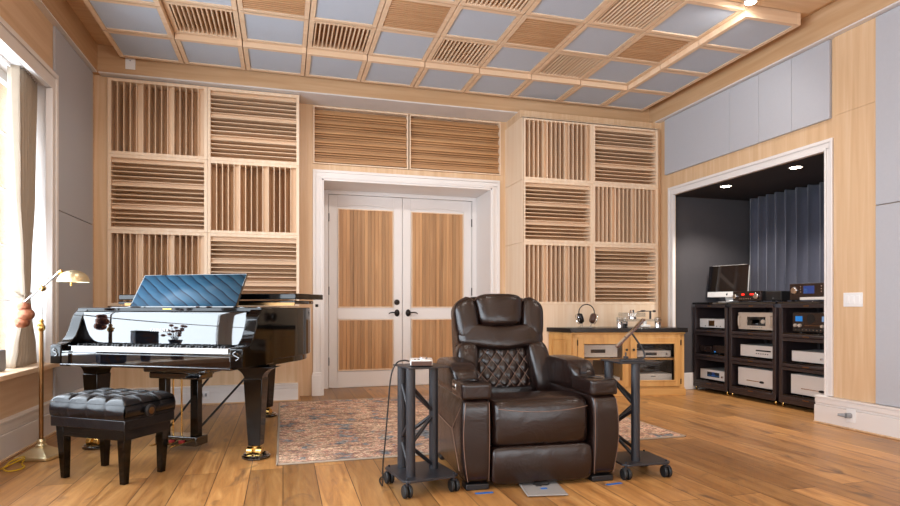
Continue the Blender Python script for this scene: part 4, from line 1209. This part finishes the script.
# turntable of clear acrylic and bright metal
tt = thing('turntable', 'clear acrylic turntable with silver pillars on the pine cabinet top', 'turntable', on_cab(.125, .15, .764), CA)
for i, (x, y) in enumerate(((-.20, -.06), (-.075, .10), (.265, -.02))):
    b = MB(); b.lathe([(0, 0), (.034, 0), (.034, .06), (.030, .068), (0, .068)], (x, y, 0), n=28); pl = b.build('pillar', 'chrome', tt)
    b = MB(); b.lathe([(.030, .069), (.034, .072), (.034, .115), (.02, .12), (0, .12)], (x, y, 0), n=28); b.build('pillar_top', 'acrylic', pl)
b = MB(); b.prism([(-.24, -.09), (.30, -.05), (.30, .03), (-.05, .14), (-.12, .12)], .072, .098); b.build('plinth', 'acrylic', tt, bevel=.003)
b = MB(); b.cyl((-.02, .03, .125), (-.02, .03, .165), .15, n=48); b.cyl((-.02, .03, .165), (-.02, .03, .170), .145, n=48); b.build('platter', 'acrylic', tt)
b = MB(); b.cyl((-.02, .03, .098), (-.02, .03, .125), .05, n=28); b.cyl((-.02, .03, .17), (-.02, .03, .205), .03, .022, n=24); b.build('spindle_clamp', 'chrome', tt)
b = MB(); b.cyl((-.13, -.0, .001), (-.13, -.0, .045), .04, n=24); b.build('motor', 'black', tt)
b = MB(); b.cyl((.20, .03, .098), (.20, .03, .19), .012, n=16); b.puff((.10, .0, .19), (.03, .014, .011), 3, 8); b.tube([(.02, -.02, .178), (.10, .0, .188), (.24, .03, .188)], .005, 8); b.cyl((.235, .03, .188), (.262, .035, .188), .012, n=14); b.build('tonearm', 'iron', tt)
b = MB(); b.puff((.115, -.02, .018), (.055, .04, .014), 8, 8); b.cyl((.115, -.02, .03), (.115, -.02, .075), .022, n=20); b.build('side_motor', 'silver', tt)

# ------------------------------------------------------------------ equipment racks in the niche
def rack(label, y1, y0, top=1.055):
    w = y1-y0; t = thing('equipment_rack', label, 'equipment rack', (4.80, (y0+y1)/2, 0), -PI/2, 'dark racks in the niche')
    d = .52; post = .042
    for x in (-w/2, w/2-post):
        b = MB(); b.box(x, x+post, 0, .05, .045, top-.06); b.build('upright', 'rackwood', t, bevel=.003)
        b = MB(); b.box(x, x+post, d-.05, d, .045, top-.06); b.build('upright', 'rackwood', t, bevel=.003)
    b = MB(); b.box(-w/2-.006, w/2+.006, -.012, d, top-.025, top); b.build('top_shelf', 'blackgloss', t, bevel=.003)
    b = MB(); b.box(-w/2+.03, w/2-.03, -.004, .02, top-.062, top-.027); k = b.build('top_rail', 'rackwood', t, bevel=.002)
    q = MB(); q.box(-.03, .03, -.0055, -.004, top-.05, top-.04); q.build('brass_plate', 'oldbrass', k)
    for z in (.745, .455, .135):
        b = MB(); b.box(-w/2+post, w/2-post, .0, d-.01, z-.012, z); s = b.build('shelf', 'blackgloss', t, bevel=.002)
        q = MB(); q.box(-w/2+post, w/2-post, -.004, .012, z-.045, z-.014); q.box(-w/2+post+.02, w/2-post-.02, -.010, -.003, z-.040, z-.022); q.build('shelf_rail', 'rackwood', s, bevel=.002)
        q = MB(); q.box(-.035, .035, -.0115, -.0098, z-.036, z-.027); q.build('brass_plate', 'oldbrass', s)
        if z > .2: q = MB(); q.box(-w/2+post, w/2-post, 0, .02, z-.082, z-.05); q.build('opening_rail', 'rackwood', s, bevel=.002)
    b = MB(); b.box(-w/2, w/2, -.002, .03, .045, .09); b.build('bottom_rail', 'rackwood', t, bevel=.003)
    b = MB(); b.box(-w/2+.004, -w/2+.012, .03, d-.03, .05, top-.06); b.box(w/2-.012, w/2-.004, .03, d-.03, .05, top-.06); b.box(-w/2, w/2, d-.012, d-.004, .05, top-.06); b.build('side_panels', 'rackwood', t)
    for x in (-w/2+.025, w/2-.025):
        for y in (.03, d-.03):
            b = MB(); b.lathe([(0, .001), (.006, .001), (.010, .018), (.018, .022), (.012, .032), (.012, .046), (0, .046)], (x, y, 0), n=16); b.build('foot', 'brass', t)
    return t
R1, R2, R3 = (6.095, 5.53), (5.50, 4.85), (4.81, 4.16)
rack('dark rack nearest the pine cabinet, with a computer on its top', *R1)
rack('middle dark rack, with a red-display component on its top', *R2)
rack('dark rack beside the white niche casing, with a blue-screen component on top', *R3)
def rk(rr, dx, z, dy=.0): return (4.80+.05+dy, (rr[0]+rr[1])/2 - dx, z)
SR = -PI/2
component('integrated_amplifier', 'silver amplifier with copper display, upper shelf of rack nearest the cabinet', rk(R1, .0, .746), SR, .44, .38, .115, feats=[('rect', -.06, .03, .03, .095, 'oldbrass', 'display'), ('rect', -.065, -.06, .03, .095, 'black', 'display_edge'), ('buttons', [-.12, .07, .13], .03, .006, 'black')])
component('phono_stage', 'small dark box on the left of the middle shelf, rack nearest the cabinet', rk(R1, -.12, .456), SR, .19, .3, .085, 'black', 'dial', feats=[('knob', .0, .045, .012, 'iron')])
component('power_supply', 'dark box with a blue lamp, middle shelf, rack nearest the cabinet', rk(R1, .11, .456), SR, .22, .3, .10, 'black', 'dial', feats=[('rect', -.08, -.06, .015, .03, 'led_cyan', 'indicator')])
component('digital_converter', 'silver converter with blue-lit display, bottom shelf of rack nearest the cabinet', rk(R1, .01, .136), SR, .44, .38, .125, feats=[('rect', -.10, .10, .045, .10, 'black', 'display'), ('rect', -.02, .03, .05, .10, 'led_blue', 'logo_light'), ('rect', -.10, .10, .058, .064, 'led_cyan', 'light_bar'), ('knob', .16, .06, .012, 'chrome')])
component('tube_receiver', 'champagne component with side handles and dark window, middle rack upper shelf', rk(R2, .02, .746), SR, .50, .40, .195, 'champagne', 'champagne',
          feats=[('rect', -.12, .13, .055, .15, 'blackgloss', 'window'), ('handle', -.215, .05, .155), ('handle', .215, .05, .155), ('rect', -.06, .06, .07, .13, 'led_pale', 'dial_scale') if False else ('rect', -.05, .05, .08, .12, 'dial', 'dial_scale'), ('knob', .105, .10, .022, 'champagne'), ('knob', -.13, .10, .016, 'champagne'), ('buttons', [-.07, -.045, -.02, .005, .03, .055, .08], .038, .005, 'chrome')])
component('disc_transport', 'slim silver component with dark slot marks, middle shelf of middle rack', rk(R2, .03, .456), SR, .46, .38, .135, feats=[('rect', -.01, .19, .075, .090, 'black', 'tray_slot'), ('buttons', [-.0, .03, .06, .09, .12, .15], .05, .006, 'iron')])
component('power_amplifier', 'large silver amplifier with oval badge, bottom shelf of middle rack', rk(R2, .01, .136), SR, .49, .38, .205, feats=[('rect', -.12, .08, .068, .076, 'chrome', 'groove'), ('oval', .09, .07, .032, .013, 'black', 'badge')])
component('meter_preamplifier', 'dark brown preamplifier with two blue meters, upper shelf of rack by casing', rk(R3, .04, .746), SR, .48, .40, .20, 'silver', 'dial',
          feats=[('rect', -.205, -.125, .115, .165, 'led_cyan', 'left_meter'), ('rect', .09, .18, .115, .165, 'led_pale', 'right_meter'), ('oval', -.03, .14, .045, .045, 'black', 'large_dial'), ('knob', -.20, .075, .017, 'champagne'), ('knob', -.15, .075, .017, 'champagne'), ('knob', .10, .072, .015, 'champagne'), ('knob', .17, .072, .020, 'champagne'),
                 ('rect', -.10, .08, .073, .079, 'oldbrass', 'slot'), ('rect', -.235, .235, .018, .048, 'black', 'lower_strip'), ('buttons', [-.2, -.16, -.12, -.08, -.04, 0, .04, .08, .12], .033, .005, 'chrome'), ('rect', .16, .19, .022, .04, 'led_red', 'power_light')])
component('media_player', 'slim silver component with small knobs, middle shelf of rack by casing', rk(R3, .035, .456), SR, .49, .38, .115, feats=[('knob', .10, .055, .010, 'chrome'), ('knob', .17, .055, .012, 'chrome')])
component('power_amplifier', 'large silver amplifier with oval badge, bottom shelf of rack by casing', rk(R3, .03, .136), SR, .50, .38, .205, feats=[('rect', -.13, .08, .068, .076, 'chrome', 'groove'), ('oval', .10, .07, .036, .013, 'black', 'badge')])
ZT = 1.056
component('stereo_preamplifier', 'black component with two red displays on top of the middle rack', rk(R2, -.08, ZT, -.03), SR, .40, .34, .115, 'black', 'dial',
          feats=[('rect', -.07, -.03, .072, .088, 'led_red', 'red_display'), ('rect', .05, .10, .072, .088, 'led_red', 'red_display'), ('knob', -.16, .06, .028, 'chrome'), ('knob', .14, .06, .032, 'chrome'), ('buttons', [-.09, -.065, -.04, -.015, .01, .035, .06], .035, .006, 'chrome')])
component('headphone_amplifier', 'low black box between the two display components on the racks', rk(R2, .25, ZT, .0), SR, .20, .25, .105, 'black', 'black', feats=[('buttons', [0], .035, .004, 'greyplastic')])
component('control_preamplifier', 'black component with a blue screen on top of the rack by casing', rk(R3, .055, ZT, -.03), SR, .52, .36, .17, 'black', 'dial',
          feats=[('rect', -.10, .02, .072, .145, 'led_blue', 'screen'), ('rect', -.095, -.055, .075, .12, 'led_pale', 'screen_tile'), ('knob', -.20, .105, .034, 'chrome'), ('knob', .17, .105, .034, 'chrome'), ('buttons', [-.13], .14, .006, 'chrome'), ('buttons', [-.13], .115, .006, 'chrome'), ('buttons', [-.13], .09, .006, 'chrome'), ('buttons', [.10], .14, .006, 'chrome'), ('buttons', [.10], .115, .006, 'chrome'), ('buttons', [.10], .09, .006, 'chrome'), ('rect', -.14, .13, .012, .038, 'silver', 'key_bar')])
# all-in-one computer
im = thing('desktop_computer', 'slim silver all-in-one computer with dark screen on the first rack', 'computer', (5.03, 5.80, ZT), R(-72))
TI = Matrix.Rotation(R(-6), 4, 'X')
b = MB(); b.T = Matrix.Translation((0, 0, .06)) @ TI; b.puff((0, .012, .19), (.25, .010, .19), 16, 12); sc = b.build('housing', 'silver', im)
b = MB(); b.T = Matrix.Translation((0, 0, .06)) @ TI; b.box(-.247, .247, -.0005, .004, .065, .377); b.build('screen', 'blackgloss', sc)
b = MB(); b.T = Matrix.Translation((0, 0, .06)) @ TI; b.box(-.247, .247, -.0015, .002, .004, .064); ch = b.build('chin', 'silver', sc)
b = MB(); b.T = Matrix.Translation((0, 0, .06)) @ TI; b.puff((0, -.002, .032), (.010, .001, .012), 2.2, 8); b.puff((.004, -.002, .047), (.003, .001, .005), 2, 6); b.build('fruit_logo', 'black', sc)
b = MB(); b.box(-.09, .09, -.03, .15, 0, .006); b.prism([(.10, .006), (.115, .006), (.05, .20), (.03, .20)], -.07, .07, 'X'); b.build('foot', 'silver', im, bevel=.002)
t = thing('computer_mouse', 'small white mouse beside the computer on the first rack', 'mouse', (4.90, 5.555, ZT), R(-80))
q = MB(); q.puff((0, 0, .012), (.03, .05, .012), 2.6, 10); q.build('body', 'plastic', t)
# loose cables behind the components of the racks
for i, (rr, lab) in enumerate(((R2, 'pale blue cable loop behind the slim component in the middle rack'), (R3, 'dark cable loop behind the slim component in the rack by casing'))):
    yc = (rr[0]+rr[1])/2
    q = MB(); q.tube(smooth_path([(5.27, yc+.10, .61), (5.28, yc+.05, .655), (5.27, yc, .66), (5.27, yc-.04, .60), (5.28, yc-.10, .54), (5.27, yc-.2, .60)]), .006, 8)
    tag(q.build('signal_cable', 'led_pale' if False else ('pattern' if i == 0 else 'cable')), lab, 'cable')

# ------------------------------------------------------------------ lights
def area(name, loc, rot, sx, sy, power, col):
    L = bpy.data.lights.new(name, 'AREA'); L.shape = 'RECTANGLE'; L.size = sx; L.size_y = sy; L.energy = power; L.color = col
    o = bpy.data.objects.new(name, L); C.objects.link(o); o.location = loc; o.rotation_euler = rot; return o
def spot(name, loc, target, power, col, angle=100, radius=.06, blend=.6):
    L = bpy.data.lights.new(name, 'SPOT'); L.energy = power; L.color = col; L.spot_size = R(angle); L.spot_blend = blend; L.shadow_soft_size = radius
    o = bpy.data.objects.new(name, L); C.objects.link(o); o.location = loc
    d = Vector(target)-Vector(loc); o.rotation_euler = d.to_track_quat('-Z', 'Y').to_euler(); return o
COOL = (.80, .90, 1.0); WARM = (1.0, .955, .90)
area('daylight_left', (XL-.33, 1.4, 1.66), (0, R(-90), 0), 2.1, 7.8, 430, COOL)
area('added_fill_rear_a', (-.05, YF-.2, 1.8), (R(90), 0, 0), 2.2, 2.3, 62, (.95, .97, 1.0))  # rear pair: added fill light through the unseen windows
area('added_fill_rear_b', (2.75, YF-.2, 1.8), (R(90), 0, 0), 2.2, 2.3, 78, (.95, .97, 1.0))
# trough lamp in view; the other trough spots and rows behind are added fill
for x in (-.8, .6, 2.1, 3.63):
    spot('trough_lamp', (x, 3.92, 3.44), (x*.9+.2, 6.2, 1.15), 60 if x < 3 else 30, WARM, 86 if x < 3 else 150, .08)
for y in (2.2, .2, -1.8):
    for x in (-.8, 1.3, 3.4):
        spot('added_ceiling_fill', (x, y, 3.5), (x, y+.6, 0), 38, WARM, 120, .15)
for x, y in ((4.725, 5.46), (4.73, 4.54)):
    spot('niche_lamp', (x, y, 2.32), (x+.25, y, 0), 90, (1, .93, .85), 120, .04)

w = bpy.data.worlds.new('sky'); SC.world = w; w.use_nodes = True
bg = w.node_tree.nodes['Background']; bg.inputs['Color'].default_value = (.86, .93, 1.0, 1); bg.inputs['Strength'].default_value = 2.2

# ------------------------------------------------------------------ camera
cam = bpy.data.cameras.new('camera'); co = bpy.data.objects.new('camera', cam); C.objects.link(co)
cam.sensor_fit = 'HORIZONTAL'; cam.sensor_width = 36; cam.lens = 590/900*36; cam.shift_y = (307-253)/900; cam.clip_start = .05
co.location = (0, 0, 1.0); co.rotation_euler = (R(90), 0, -math.atan(167/590))
SC.camera = co
SC.view_settings.view_transform = 'Standard'; SC.view_settings.look = 'None'; SC.view_settings.gamma = 1; SC.view_settings.use_curve_mapping = False
SC.view_settings.exposure = -0.05
try:
    SC.cycles.use_denoising = True; SC.cycles.max_bounces = 8; SC.cycles.diffuse_bounces = 4; SC.cycles.transparent_max_bounces = 12
    SC.cycles.sample_clamp_indirect = 6; SC.cycles.caustics_reflective = False; SC.cycles.caustics_refractive = False
except Exception: pass
